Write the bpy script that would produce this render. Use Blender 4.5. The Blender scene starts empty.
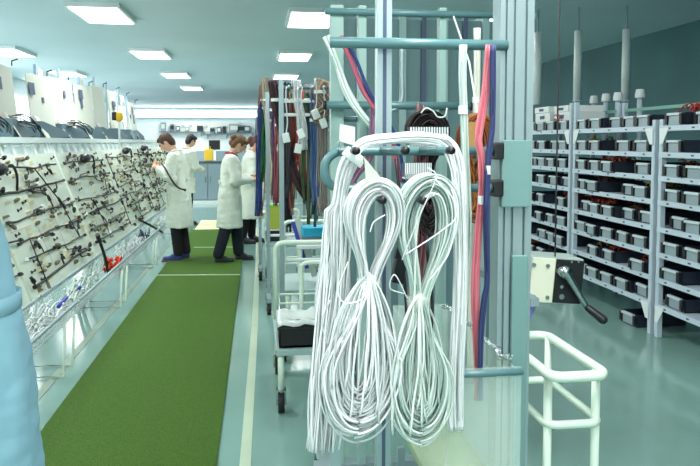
import bpy, bmesh, math, random
from mathutils import Vector, Matrix, Euler, noise
random.seed(7)
PI = math.pi
scn = bpy.context.scene
C = scn.collection
V = Vector

# ------------------------------------------------------------------ camera
YAW, PITCH, CAMZ, SHY = math.radians(7.57), math.radians(3.5), 1.58, -0.0689
cam_d = bpy.data.cameras.new('camera'); cam_d.sensor_width = 36; cam_d.lens = 36; cam_d.shift_y = SHY
cam_d.clip_start = 0.05; cam_d.clip_end = 200
cam = bpy.data.objects.new('camera', cam_d); C.objects.link(cam)
cam.location = (0, 0, CAMZ); cam.rotation_euler = (PI/2 - PITCH, 0, -YAW)
scn.camera = cam
_R = V((math.cos(YAW), -math.sin(YAW), 0))
_F = V((math.sin(YAW)*math.cos(PITCH), math.cos(YAW)*math.cos(PITCH), -math.sin(PITCH)))
_U = V((math.sin(YAW)*math.sin(PITCH), math.cos(YAW)*math.sin(PITCH), math.cos(PITCH)))
def at(px, py, Y):
    """a surveyed point: the place at distance Y down the hall seen at (px, py)"""
    d = _F + _R*((px-350)/700) + _U*((233+700*SHY-py)/700)
    t = Y/d.y
    return V((d.x*t, Y, CAMZ + d.z*t))

# ------------------------------------------------------------------ materials
def lin(c):
    return tuple((x/255/12.92 if x/255 <= .04045 else ((x/255+.055)/1.055)**2.4) for x in c)
MATS = {}
def mat(name, rgb, rough=.5, metal=0, var=0, vscale=8, bump=0, bscale=60, island=0, emit=0, alpha=1, trans=0, spec=.5, rgb2=None):
    if name in MATS: return MATS[name]
    m = bpy.data.materials.new(name); m.use_nodes = True
    nt = m.node_tree; b = nt.nodes['Principled BSDF']
    c = (*lin(rgb), 1)
    b.inputs['Base Color'].default_value = c
    b.inputs['Roughness'].default_value = rough; b.inputs['Metallic'].default_value = metal
    b.inputs['Specular IOR Level'].default_value = spec
    if emit:
        b.inputs['Emission Color'].default_value = c; b.inputs['Emission Strength'].default_value = emit
    if alpha < 1: b.inputs['Alpha'].default_value = alpha
    if trans: b.inputs['Transmission Weight'].default_value = trans
    def mixc(fac_socket, a, bb):
        r = nt.nodes.new('ShaderNodeValToRGB')
        r.color_ramp.elements[0].color = a; r.color_ramp.elements[1].color = bb
        nt.links.new(fac_socket, r.inputs['Fac']); nt.links.new(r.outputs['Color'], b.inputs['Base Color'])
        return r
    tc = nt.nodes.new('ShaderNodeTexCoord')
    if island:
        g = nt.nodes.new('ShaderNodeNewGeometry')
        c2 = (*lin(rgb2), 1) if rgb2 else tuple(min(1, x*(1-island)) for x in c[:3]) + (1,)
        mixc(g.outputs['Random Per Island'], c, c2)
    elif var or rgb2:
        n = nt.nodes.new('ShaderNodeTexNoise'); n.inputs['Scale'].default_value = vscale; n.inputs['Detail'].default_value = 4
        nt.links.new(tc.outputs['Object'], n.inputs['Vector'])
        c2 = (*lin(rgb2), 1) if rgb2 else tuple(x*(1-var) for x in c[:3]) + (1,)
        r = mixc(n.outputs['Fac'], c, c2)
        r.color_ramp.elements[0].position = .35; r.color_ramp.elements[1].position = .68
    if bump:
        n2 = nt.nodes.new('ShaderNodeTexNoise'); n2.inputs['Scale'].default_value = bscale; n2.inputs['Detail'].default_value = 3
        nt.links.new(tc.outputs['Object'], n2.inputs['Vector'])
        bp = nt.nodes.new('ShaderNodeBump'); bp.inputs['Strength'].default_value = bump; bp.inputs['Distance'].default_value = .02
        nt.links.new(n2.outputs['Fac'], bp.inputs['Height']); nt.links.new(bp.outputs['Normal'], b.inputs['Normal'])
    MATS[name] = m
    return m

M_floor = mat('floor_epoxy', (132, 168, 159), .12, var=.18, vscale=.9, bump=.03, bscale=3, spec=.42)
M_ceil = mat('ceiling_paint', (206, 226, 234), .8, var=.05, vscale=.6)
M_wall = mat('wall_white', (238, 244, 244), .7, var=.04, vscale=1)
M_teal = mat('wall_teal', (46, 104, 108), .6, var=.25, vscale=.8)
M_turf = mat('turf', (104, 152, 30), .9, vscale=240, rgb2=(42, 92, 12), bump=1, bscale=420)
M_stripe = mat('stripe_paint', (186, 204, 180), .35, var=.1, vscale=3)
M_panel = mat('board_panel', (226, 238, 222), .55, var=.06, vscale=3)
M_cream = mat('cream_plastic', (222, 214, 180), .5)
M_white = mat('white_metal', (232, 238, 238), .35)
M_whitepl = mat('white_plastic', (236, 240, 238), .45)
M_tube = mat('trolley_tube', (214, 232, 216), .3)
M_black = mat('black_plastic', (18, 18, 22), .45)
M_rubber = mat('rubber', (26, 28, 30), .7)
M_ochre = mat('ochre_block', (126, 116, 88), .6)
M_steel = mat('steel', (170, 180, 184), .25, metal=1)
M_teel = mat('teal_tube', (88, 126, 130), .32)
M_alu = mat('aluminium', (158, 176, 180), .38, metal=.55)
M_aludark = mat('groove', (70, 84, 110), .5)
M_plate = mat('teal_plate', (112, 148, 146), .4)
M_greyblue = mat('greyblue_tray', (98, 122, 134), .5)
M_paper = mat('paper', (208, 212, 200), .7)
M_print = mat('print', (84, 98, 126), .7)
M_shelf = mat('shelf_steel', (198, 212, 224), .4)
M_bin = mat('bin_navy', (34, 42, 58), .5)
M_binfront = mat('bin_front', (150, 166, 174), .35)
M_binlid = mat('bin_rim', (208, 218, 222), .35)
M_coat = mat('coat_white', (226, 234, 222), .85, bump=.6, bscale=11)
M_coatblue = mat('coat_blue', (132, 176, 192), .85, bump=.3, bscale=7)
M_skin = mat('skin', (222, 176, 150), .55)
M_hairb = mat('hair_brown', (72, 46, 30), .6, bump=.5, bscale=90)
M_hairg = mat('hair_goldbrown', (112, 78, 46), .6, bump=.5, bscale=90)
M_haird = mat('hair_dark', (30, 24, 26), .6, bump=.5, bscale=90)
M_navy = mat('trouser_navy', (20, 26, 40), .85)
M_blackcloth = mat('trouser_black', (16, 17, 20), .85)
M_red = mat('red_cloth', (168, 30, 44), .8)
M_shoeblue = mat('shoe_blue', (44, 60, 120), .6)
M_sole = mat('shoe_sole', (120, 60, 50), .6)
M_shoedark = mat('shoe_dark', (40, 44, 50), .5)
M_eye = mat('eye_dark', (30, 22, 20), .3)
M_lip = mat('lips', (176, 96, 90), .5)
M_wwire = mat('white_wire', (246, 246, 246), .42, island=.3, rgb2=(178, 188, 190))
M_wwire2 = mat('pale_green_wire', (232, 240, 234), .42, island=.3, rgb2=(156, 180, 174))
M_bwire = mat('black_wire', (20, 20, 24), .5)
M_cab = mat('cabinet_grey', (132, 152, 160), .45)
M_yellow = mat('yellow_paper', (250, 204, 56), .7)
M_cyan = mat('cyan_plastic', (20, 168, 204), .4)
M_card = mat('kraft_tag', (196, 150, 92), .8, var=.2, vscale=30)
M_foil = mat('foil', (220, 228, 230), .22, metal=1, bump=.9, bscale=60)
M_clear = mat('clear_film', (226, 244, 236), .08, alpha=.22, spec=.8)
M_lightdiff = mat('lamp_diffuser', (245, 252, 255), .5, emit=3.2)
M_daylight = mat('daylight_pane', (240, 250, 255), .5, emit=1.25)
M_screen = mat('dark_screen', (34, 48, 70), .3)

# ------------------------------------------------------------------ mesh builder
class MB:
    def __init__(s): s.v = []; s.f = []
    def add(s, vs, fs):
        o = len(s.v); s.v += [tuple(x) for x in vs]; s.f += [tuple(i+o for i in f) for f in fs]; return s
    def box(s, c, d, rot=None, bev=0):
        x, y, z = d[0]/2, d[1]/2, d[2]/2
        if bev:
            b = min(bev, x*.9, y*.9, z*.9)
            bm = bmesh.new(); bmesh.ops.create_cube(bm, size=1)
            for q in bm.verts: q.co = V((q.co.x*2*x, q.co.y*2*y, q.co.z*2*z))
            bmesh.ops.bevel(bm, geom=bm.edges[:], offset=b, segments=2, affect='EDGES', profile=.6)
            bm.verts.index_update()
            vs = [q.co.copy() for q in bm.verts]; fs = [[q.index for q in f.verts] for f in bm.faces]; bm.free()
        else:
            vs = [V(p) for p in ((-x,-y,-z),(x,-y,-z),(x,y,-z),(-x,y,-z),(-x,-y,z),(x,-y,z),(x,y,z),(-x,y,z))]
            fs = [(3,2,1,0),(4,5,6,7),(0,1,5,4),(1,2,6,5),(2,3,7,6),(3,0,4,7)]
        if rot is not None:
            R = rot if isinstance(rot, Matrix) else Euler(rot).to_matrix()
            vs = [R @ q for q in vs]
        return s.add([V(c)+q for q in vs], fs)
    def tube(s, pts, r, n=8, closed=False, cap=True):
        pts = [V(p) for p in pts]; m = len(pts)
        if m < 2: return s
        rs = r if isinstance(r, (list, tuple)) else [r]*m
        ring = []; ref = None
        for i in range(m):
            a = pts[(i-1) % m] if (closed or i) else pts[i]; b = pts[(i+1) % m] if (closed or i < m-1) else pts[i]
            t = (b-a)
            t = t.normalized() if t.length > 1e-9 else V((0,0,1))
            if ref is None: ref = V((0,0,1)) if abs(t.z) < .9 else V((1,0,0))
            ref = (ref - t*ref.dot(t))
            ref = ref.normalized() if ref.length > 1e-6 else t.orthogonal().normalized()
            u = t.cross(ref)
            ring.append([pts[i] + (ref*math.cos(2*PI*k/n) + u*math.sin(2*PI*k/n))*rs[i] for k in range(n)])
        vs = [q for rg in ring for q in rg]; fs = []
        for i in range(m if closed else m-1):
            j = (i+1) % m
            for k in range(n):
                l = (k+1) % n
                fs.append((i*n+k, i*n+l, j*n+l, j*n+k))
        if cap and not closed:
            fs.append(tuple(reversed(range(n)))); fs.append(tuple((m-1)*n+k for k in range(n)))
        return s.add(vs, fs)
    def ball(s, c, r, seg=12, rings=8, rot=None):
        rx, ry, rz = r if isinstance(r, (tuple, list)) else (r, r, r)
        vs = [V((0,0,rz))]
        for i in range(1, rings):
            a = PI*i/rings
            for k in range(seg):
                b = 2*PI*k/seg; vs.append(V((rx*math.sin(a)*math.cos(b), ry*math.sin(a)*math.sin(b), rz*math.cos(a))))
        vs.append(V((0,0,-rz))); fs = []
        for k in range(seg):
            l = (k+1) % seg
            fs.append((0, 1+k, 1+l))
            for i in range(rings-2): fs.append((1+i*seg+k, 1+(i+1)*seg+k, 1+(i+1)*seg+l, 1+i*seg+l))
            fs.append((len(vs)-1, 1+(rings-2)*seg+l, 1+(rings-2)*seg+k))
        if rot is not None: vs = [rot @ q for q in vs]
        return s.add([V(c)+q for q in vs], fs)
    def cap(s, a, ra, b, rb, n=12):
        """tapered capsule"""
        a, b = V(a), V(b); d = (b-a); L = d.length; t = d.normalized() if L > 1e-9 else V((0,0,1))
        pts = []; rs = []
        for k in range(4):
            e = PI/2*k/4; pts.append(a - t*ra*math.cos(e)); rs.append(max(ra*math.sin(e), ra*.05))
        pts.append(a); rs.append(ra); pts.append(b); rs.append(rb)
        for k in range(1, 5):
            e = PI/2*k/4; pts.append(b + t*rb*math.sin(e)); rs.append(max(rb*math.cos(e), rb*.05))
        return s.tube(pts, rs, n)
    def prism(s, poly, o, ux, uy, th):
        """polygon in the plane (ux, uy) at o, extruded by vector th"""
        o, ux, uy, th = V(o), V(ux), V(uy), V(th); n = len(poly)
        a = [o+ux*p[0]+uy*p[1] for p in poly]
        return s.add(a+[q+th for q in a], [tuple(reversed(range(n))), tuple(range(n, 2*n))] + [(k, (k+1) % n, n+(k+1) % n, n+k) for k in range(n)])
    def loft(s, rings):
        n = len(rings[0]); vs = [q for r in rings for q in r]; fs = []
        for i in range(len(rings)-1):
            for k in range(n): fs.append((i*n+k, i*n+(k+1) % n, (i+1)*n+(k+1) % n, (i+1)*n+k))
        fs.append(tuple(reversed(range(n)))); fs.append(tuple((len(rings)-1)*n+k for k in range(n)))
        return s.add(vs, fs)
    def build(s, name, m, parent=None, smooth=False):
        me = bpy.data.meshes.new(name); me.from_pydata(s.v, [], s.f); me.update()
        me.materials.append(m)
        if smooth: me.polygons.foreach_set('use_smooth', [True]*len(me.polygons))
        o = bpy.data.objects.new(name, me); C.objects.link(o)
        if parent is not None: o.parent = parent
        return o

def tag(o, label, cat, group=None):
    o['label'] = label; o['category'] = cat
    if group: o['group'] = group
    return o
def thing(name, label, cat, loc=(0,0,0), rz=0, group=None):
    o = bpy.data.objects.new(name, None); C.objects.link(o); o.location = loc; o.rotation_euler = (0,0,rz)
    o.empty_display_size = .1
    return tag(o, label, cat, group)
def struct(o): o['kind'] = 'structure'; return o
def copy_tree(o, parent=None):
    c = o.copy(); C.objects.link(c)
    if parent is not None: c.parent = parent
    for ch in list(o.children): copy_tree(ch, c)
    return c
def remesh(mb, vox, smooth=3):
    me = bpy.data.meshes.new('tmp'); me.from_pydata(mb.v, [], mb.f); me.update()
    o = bpy.data.objects.new('tmp', me); C.objects.link(o)
    r = o.modifiers.new('r', 'REMESH'); r.mode = 'VOXEL'; r.voxel_size = vox
    if smooth:
        sm = o.modifiers.new('s', 'SMOOTH'); sm.factor = .5; sm.iterations = smooth
    dg = bpy.context.evaluated_depsgraph_get(); dg.update()
    me2 = bpy.data.meshes.new_from_object(o.evaluated_get(dg))
    bpy.data.objects.remove(o); bpy.data.meshes.remove(me)
    me2.polygons.foreach_set('use_smooth', [True]*len(me2.polygons))
    return me2
def meshpart(name, me, m, parent):
    me.name = name; me.materials.clear(); me.materials.append(m)
    o = bpy.data.objects.new(name, me); C.objects.link(o); o.parent = parent
    return o
ORD = ['first','second','third','fourth','fifth','sixth','seventh','eighth','ninth','tenth','eleventh','twelfth','thirteenth']

def spline(pts, per=8):
    pts = [V(p) for p in pts]; out = []
    P = [pts[0]*2-pts[1]] + pts + [pts[-1]*2-pts[-2]]
    for i in range(1, len(P)-2):
        for k in range(per):
            t = k/per
            out.append(.5*((2*P[i]) + (P[i+1]-P[i-1])*t + (2*P[i-1]-5*P[i]+4*P[i+1]-P[i+2])*t*t + (3*P[i]-P[i-1]-3*P[i+1]+P[i+2])*t**3))
    out.append(pts[-1])
    return out

def strands(path, width, n, r, jit=.25, seed=0, per=6, endvar=0, sides=5, depth=.6, prof=None):
    """n wires that follow one path side by side with a little wander"""
    rnd = random.Random(seed); base = spline(path, per); m = len(base); mb = MB()
    fr = []
    for i in range(m):
        t = (base[min(i+1, m-1)]-base[max(i-1, 0)]).normalized()
        a = t.cross(V((0,1,0)))
        a = a.normalized() if a.length > 1e-3 else V((1,0,0))
        fr.append((a, a.cross(t).normalized()))
    for k in range(n):
        rr = math.sqrt(rnd.random()); th = rnd.random()*2*PI
        ox, oy = rr*math.cos(th), rr*math.sin(th); ph = rnd.random()*50
        e = m - int(rnd.random()*endvar*m); st = int(rnd.random()*endvar*.4*m)
        pts = []
        for i in range(st, max(e, st+3)):
            i = min(i, m-1)
            w = width/2*(prof(i/(m-1)) if prof else 1)
            nz = noise.noise(V((ph, i*.11*6/per, 0)))*jit*2; nz2 = noise.noise(V((ph, i*.11*6/per, 9)))*jit*2
            pts.append(base[i] + fr[i][0]*w*(ox+nz) + fr[i][1]*w*depth*(oy+nz2))
        mb.tube(pts, r, sides)
    return mb

# ------------------------------------------------------------------ setting
XL, XR, YB, YF, H = -6.5, 6.2, -3.0, 36.0, 3.3
struct(MB().box(((XL+XR)/2, (YB+YF)/2, -.05), (XR-XL, YF-YB, .1)).build('floor', M_floor))
struct(MB().box(((XL+XR)/2, (YB+YF)/2, H+.05), (XR-XL, YF-YB, .1)).build('ceiling', M_ceil))
struct(MB().box((XL-.05, (YB+YF)/2, H/2), (.1, YF-YB, H)).build('wall_left', M_wall))
struct(MB().box((XR+.05, (YB+YF)/2, H/2), (.1, YF-YB, H)).build('wall_right', M_teal))
struct(MB().box(((XL+XR)/2, YF+.05, H/2), (XR-XL, .1, H)).build('wall_far', M_wall))
struct(MB().box(((XL+XR)/2, YB-.05, H/2), (XR-XL, .1, H)).build('wall_back', M_wall))
# window bands of daylight in the far wall and the left wall
w = struct(MB().box((-2.0, YF-.03, 2.98), (8.6, .05, .42)).build('window_1', M_white))
p = MB().box((-2.0, YF-.065, 2.98), (8.4, .02, .34)).build('window_pane', M_daylight, w)
for i, y0 in enumerate((4.0, 9.0, 14.0, 19.0, 24.0, 29.0)):
    w = struct(MB().box((XL+.03, y0+1.9, 2.2), (.06, 3.9, 1.5)).build('window_%d' % (i+2), M_white))
    MB().box((XL+.07, y0+1.9, 2.2), (.02, 3.7, 1.3)).build('window_pane', M_daylight, w)
    mb = MB()
    for k in range(1, 3): mb.box((XL+.085, y0+1.9-1.85+3.7*k/3, 2.2), (.03, .05, 1.3))
    mb.build('window_bar', M_white, w)
# painted floor lines
mb = MB(); pts = [(-.075, 3.0), (-.03, 6), (.0, 9.5), (.0, 13)]
for a, b in zip(pts, pts[1:]):
    d = V((b[0]-a[0], b[1]-a[1], 0)); an = math.atan2(d.x, d.y)
    mb.box(((a[0]+b[0])/2, (a[1]+b[1])/2, .002), (.055, d.length+.02, .004), (0, 0, -an))
struct(mb.build('trim_1', M_stripe))
struct(MB().box((-1.36, 8.0, .002), (.05, 10.5, .004)).build('trim_2', mat('stripe_worn', (140, 160, 142), .35, var=.15, vscale=3)))
# the turf runner
t = thing('turf_runner', 'green artificial turf runner laid along the aisle floor', 'carpet', (-.69, 8.3, 0))
MB().box((0, -.75, .009), (.97, 10.3, .018), bev=.006).build('turf', M_turf, t)
MB().box((.0, .02, .0185), (.97, .035, .004), (0, 0, -.1)).build('pale_strip', M_stripe, t)  # two narrow pale strips across the turf
MB().box((.1, 2.2, .0185), (.7, .04, .004), (0, 0, -.08)).build('pale_strip', M_stripe, t)
tag(MB().box((-.62, 13.4, .006), (1.0, 1.7, .012), bev=.004).build('floor_reflection', mat('reflection_cream', (232, 228, 176), .5)), 'pale yellow window reflection painted on the floor past the end of the green turf', 'painted reflection')  # thin cream slab painted as window light reflected in the floor

# ------------------------------------------------------------------ ceiling lamps
def area(loc, sx, sy, e, col=(1, 1, .97), rot=(0,0,0)):
    l = bpy.data.lights.new('lamp_light', 'AREA'); l.shape = 'RECTANGLE'; l.size = sx; l.size_y = sy; l.energy = e; l.color = col
    o = bpy.data.objects.new('lamp_light', l); C.objects.link(o); o.location = loc; o.rotation_euler = rot
    return o
row = {-4.6: 'over the window side', -2.0: 'over the boards', .75: 'over the aisle', 3.4: 'over the shelving'}
for X, where in row.items():
    for i in range({-4.6: 5, -2.0: 7, .75: 6, 3.4: 5}[X]):
        Y = 1.2 + (i - (X in (-2.0, .75)))*4.25 + (1.3 if i == 0 and X in (-2.0, .75) else 0)  # first lamp of two rows is unseen, added behind the camera to brighten the hanks
        lp = thing('ceiling_lamp', '%s ceiling panel lamp from the near end in the row %s' % (ORD[i], where), 'lamp', (X, Y, H), 0, 'ceiling panel lamps')  # also labels the added unseen first lamp of rows -2.0 and .75
        MB().box((0, 0, -.03), (.66, 1.26, .06)).build('housing', M_white, lp)
        MB().box((0, 0, -.062), (.58, 1.18, .012)).build('diffuser', M_lightdiff, lp)
        area((X, Y, H-.09), .6, 1.2, {-4.6: 22, -2.0: 46, .75: 54 if i < 2 else 26, 3.4: 2}[X])
for y0 in (5.9, 10.9, 15.9, 20.9, 25.9):
    area((XL+.15, y0, 2.2), 3.6, 1.3, 46, (1, 1, .98), (0, -PI/2, 0))
area((-2, YF-.2, 2.95), 8, .4, 160, (.95, .99, 1), (-PI/2, 0, 0))
wd = bpy.data.worlds.new('world'); scn.world = wd; wd.use_nodes = True
wd.node_tree.nodes['Background'].inputs[0].default_value = (.7, .86, .86, 1); wd.node_tree.nodes['Background'].inputs[1].default_value = .15

# ------------------------------------------------------------------ harness boards on the left
B0 = V((-1.5, 0, .50)); BU = V((-.36, 0, .98)).normalized(); BN = V((BU.z, 0, -BU.x)); BL = 1.044; BW = 1.86
def bp(y, u, n=0): return B0 + V((0, y, 0)) + BU*u + BN*n
ROT_B = Matrix((BN, V((0,1,0)), BU)).transposed()
clip_me = {}
def clip_mesh(kind):
    if kind in clip_me: return clip_me[kind]
    mb = MB()
    if kind == 0:
        mb.box((.012, 0, 0), (.024, .036, .03)); mb.box((.034, -.012, 0), (.03, .007, .022)); mb.box((.034, .012, 0), (.03, .007, .022)); m = M_cream
    elif kind == 1:
        mb.box((.016, 0, 0), (.032, .06, .026)); mb.box((.036, .018, 0), (.02, .014, .02)); mb.box((.036, -.018, 0), (.02, .014, .02)); m = M_ochre
    else:
        mb.tube([(0,0,0), (.04,0,0)], .006, 6); mb.tube([(.04,-.016,.02), (.04,-.012,0), (.04,.012,0), (.04,.016,.02)], .005, 5); mb.box((.004,0,0), (.008,.03,.03)); m = M_black
    o = mb.build('clip', m); clip_me[kind] = o.data; bpy.data.objects.remove(o)
    return clip_me[kind]
conn_me = {}
def conn_mesh(kind):
    if kind in conn_me: return conn_me[kind]
    mb = MB()
    if kind == 0: mb.box((0,0,0), (.026,.045,.03), bev=.004); mb.box((0,.032,0), (.018,.024,.02)); m = M_black
    elif kind == 1: mb.tube([(0,-.03,0), (0,.0,0)], .02, 10); mb.tube([(0,0,0), (0,.03,0)], .014, 10); m = M_black
    elif kind == 2: mb.box((0,0,0), (.024,.036,.024), bev=.003); mb.box((.0,.0,.016), (.012,.02,.01)); m = M_whitepl
    else: mb.box((0,0,0), (.022,.06,.034), bev=.004); mb.box((0,-.036,.0), (.016,.02,.024)); m = mat('connector_olive', (92, 92, 70), .5)
    o = mb.build('connector', m); conn_me[kind] = o.data; bpy.data.objects.remove(o)
    return conn_me[kind]
NB = 6; Y0 = 3.0
rowname = ['lowest', 'second lowest', 'third lowest', 'third highest', 'second highest', 'highest']
rb = random.Random(3)
for i in range(NB):
    y0 = Y0 + i*1.9; yc = y0 + BW/2
    nth = ORD[i]
    t = thing('harness_board', 'white leaning harness assembly board with clips, %s board from the blue coat' % nth, 'assembly board', (0,0,0), 0, 'harness assembly boards')
    MB().box(bp(yc, BL/2, -.009), (.018, BW, BL), ROT_B).build('panel', M_panel, t)
    f = MB()
    for yy in (y0+.02, y0+BW-.02): f.box(bp(yy, BL/2+.07, -.035), (.035, .035, BL+.16), ROT_B)
    f.box(bp(yc, .0, -.02), (.05, BW, .035), ROT_B)
    f.build('frame', M_white, t)
    MB().box(bp(yc, BL+.125, -.03), (.05, BW+.04, .05), ROT_B).build('top_rail', mat('rail_greygreen', (188, 204, 200), .4), t)
    for k in range(7): MB().box(bp(y0+.12+k*(BW-.24)/6, BL+.05, -.035), (.02, .045, .11), ROT_B).build('rail_upright', M_white, t)
    for yy in (y0+.05, y0+BW-.05):
        MB().tube([bp(yy, BL*.8, -.05), V((-2.05, yy, 0))], .018, 6).build('leg', M_white, t)
        MB().tube([bp(yy, .02, -.04), V((-1.66, yy, 0))], .018, 6).build('leg', M_white, t)
    # printed outline of the harness on the panel
    d = MB()
    for k in range(9):
        yy = y0+.06+rb.random()*(BW-.5); uu = .08+rb.random()*(BL-.2)
        if rb.random() < .6: d.box(bp(yy+.2, uu, .0012), (.002, .15+.35*rb.random(), .006), ROT_B)
        else: d.box(bp(yy, uu, .0012), (.002, .006, .2+.2*rb.random()), ROT_B)
    d.build('printed_pattern', mat('print_pale', (196, 186, 176), .7), t)
    # clips
    for k in range(92):
        yy = y0+.05+rb.random()*(BW-.1); uu = .05+rb.random()*(BL-.08)
        o = bpy.data.objects.new('clip', clip_mesh(rb.choice((0,0,0,1,1,2,2)))); C.objects.link(o); o.parent = t
        o.scale = (.72,.72,.72); o.location = bp(yy, uu, 0); o.rotation_euler = (ROT_B @ Matrix.Rotation(rb.choice((0,.3,-.4,PI/2)), 3, 'X')).to_euler()
    # the harnesses lying in the clips
    for j in range(6):
        u0 = .09 + j*.165
        h = thing('wire_harness', 'wire harness in the %s row of the %s assembly board from the blue coat' % (rowname[j], nth), 'wire harness', bp(yc, u0, .03), 0, 'wire harnesses on the boards')
        L = lambda y, u, n=.03: bp(y, u, n) - bp(yc, u0, .03)
        ya = y0+.04+rb.random()*.12; yb = y0+BW-.03-rb.random()*.25
        tr = MB(); path = []
        yy = ya; uu = u0+rb.uniform(-.03, .05)
        while yy < yb:
            path.append(L(yy, uu, .03+rb.uniform(-.008, .012))); yy += rb.uniform(.12, .26); uu += rb.uniform(-.012, .012)
        path.append(L(yb, uu))
        rr = rb.choice((.007, .0085, .01))
        tr.tube(spline(path, 4), rr, 6)
        ends = [(path[0], 0), (path[-1], 0)]
        for b in range(rb.randint(7, 9)):
            q = rb.choice(path); dy = rb.uniform(-.3, .34); du = rb.uniform(-.07, .09) if rb.random() < .86 else rb.choice((-.36, .36))
            q2 = q + V((0, dy, 0)) + BU*du + BN*rb.uniform(-.01, .03)
            uabs = (q2 + bp(yc, u0, .03) - B0).dot(BU)
            if uabs < .03 or uabs > BL+.03: q2 = q + V((0, dy, 0))
            qm = q + V((0, dy*.2, 0)) + BU*du*.75 if abs(du) < .25 and q2 != q + V((0,dy,0)) else (q+q2)/2
            tr.tube([q, qm, q2], rr*.7, 5); ends.append((q2, math.atan2(du, dy)))
        tr.build('trunk', M_bwire if rb.random() < .8 else mat('grey_wire', (104, 104, 92), .5), h, True)
        for e, an in ends:
            o = bpy.data.objects.new('connector', conn_mesh(rb.choice((0,0,0,1,1,2,3)))); C.objects.link(o); o.parent = h
            o.scale = (.8,.8,.8); o.location = e; o.rotation_euler = (ROT_B @ Matrix.Rotation(an, 3, 'X')).to_euler()
# bigger black grommet boots near the top of some boards
for k, (px, py, Y) in enumerate(((9, 172, 5.1), (90, 160, 7.6), (134, 152, 10.0), (152, 149, 11.6))):
    z = at(px, py, Y).z; u = (z-B0.z)/BU.z
    o = bp(Y, u, .06)
    t = thing('grommet_boot', 'black rubber boot near the top of a harness board, %s from the blue coat' % ORD[k], 'rubber boot', o, 0, 'rubber boots on the boards')
    mb = MB(); mb.tube([(-.0,-.13,-.02), (0,-.06,-.01), (0,0,0), (0,.08,.0), (0,.11,.0)], [.02,.045,.05,.04,.015], 10)
    mb.build('boot', M_black, t, True)
    MB().tube(spline([(0,.1,0), (.02,.2,.02), (.02,.3,-.06), (0,.36,-.2), (-.0,.42,-.3)], 5), .01, 6).build('cable', M_bwire, t, True)

# wire trays in front of the boards
def wire_tray(ya, yb, label):
    t = thing('wire_tray', label, 'wire tray', (-1.4, (ya+yb)/2, 0))
    ox, oy = -1.4, (ya+yb)/2
    prof = [(-1.47, .53), (-1.43, .40), (-1.28, .36), (-1.215, .50)]
    r = MB()
    for (x, z) in (prof[0], prof[3]): r.tube([(x-ox, ya-oy, z), (x-ox, yb-oy, z)], .011, 7)
    r.build('rim', mat('tray_rim', (150, 170, 176), .4), t, True)
    m = MB(); n = int((yb-ya)/.05)
    for k in range(n+1):
        y = ya+(yb-ya)*k/n-oy
        m.tube([(x-ox, y, z) for x, z in prof], .0022, 4)
    for q in range(1, 8):
        f = q/8*3; i = min(int(f), 2); g = f-i
        x = prof[i][0]*(1-g)+prof[i+1][0]*g; z = prof[i][1]*(1-g)+prof[i+1][1]*g
        m.tube([(x-ox, ya-oy, z), (x-ox, yb-oy, z)], .0028, 4)
    m.build('wire_mesh', mat('mesh_grey', (190, 204, 206), .4), t)
    for y in (ya+.08, yb-.08):
        MB().tube([(-1.28-ox, y-oy, .36), (-1.3-ox, y-oy, .012), (-1.64-ox, y-oy, .012), (-1.5-ox, y-oy, .45)], .011, 7).build('leg', M_tube, t, True)
wire_tray(3.3, 4.9, 'white wire mesh tray under the boards beside the blue coat')
wire_tray(4.98, 6.9, 'white wire mesh tray holding the red wire bundle')
wire_tray(7.0, 9.0, 'white wire mesh tray just past the red wire bundle')
wire_tray(9.1, 12.4, 'white wire mesh tray behind the person with brown hair')
def tangle(mb, c, sx, sy, sz, n, r, seed):
    rn = random.Random(seed)
    for k in range(n):
        p = V(c)+V((rn.uniform(-sx, sx), rn.uniform(-sy, sy), rn.uniform(0, sz)))
        d = V((rn.uniform(-sx, sx)*.6, rn.uniform(-sy, sy)*.8, rn.uniform(-.3, .5)*sz))
        q = [p, p+d*.4+V((0,0,sz*.4)), p+d]
        q = [V((min(max(a.x, c[0]-sx), c[0]+sx), a.y, min(max(a.z, c[2]), c[2]+sz*1.3))) for a in q]
        mb.tube(spline(q, 4), r, 5)
for k, (y, mcol, lab) in enumerate(((4.5, M_wwire, 'heap of loose white and grey leads in the tray nearest the blue coat'), (5.5, M_wwire2, 'heap of pale leads in the tray with the red wire bundle'), (7.7, M_wwire, 'heap of white leads in the tray past the red wire bundle'), (10.0, M_wwire2, 'heap of pale leads in the tray behind the person with brown hair'))):
    mb = MB(); tangle(mb, (-1.35, y, .385), .07, .42, .1, 70, .0045, k)
    o = tag(mb.build('lead_heap', mcol, None, True), lab, 'loose leads'); o['kind'] = 'stuff'
mb = MB(); tangle(mb, (-1.32, 6.6, .40), .06, .12, .09, 48, .007, 21)
tag(mb.build('wire_bundle', mat('wire_red', (228, 74, 40), .5, island=.3, rgb2=(190, 40, 24)), None, True), 'red orange wire bundle lying in the wire tray', 'wire bundle')
for k, (a, b, lab) in enumerate((((-1.34, 6.5, .4), (-1.36, 6.2, .78), 'black conduit rod standing up out of the wire tray by the red wires'), ((-1.22, 9.2, .42), (-1.38, 8.5, .66), 'black conduit rod leaning out of the wire tray near the brown haired person'))):
    t = thing('conduit_rod', lab, 'conduit')
    MB().tube([a, (V(a)+V(b))/2+V((.01,0,.0)), b], .014, 8).build('rod', M_black, t, True)
    MB().tube([V(b)-(V(b)-V(a)).normalized()*.04, V(b)+(V(b)-V(a)).normalized()*.01], .019, 8).build('collar', M_black, t)
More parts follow.
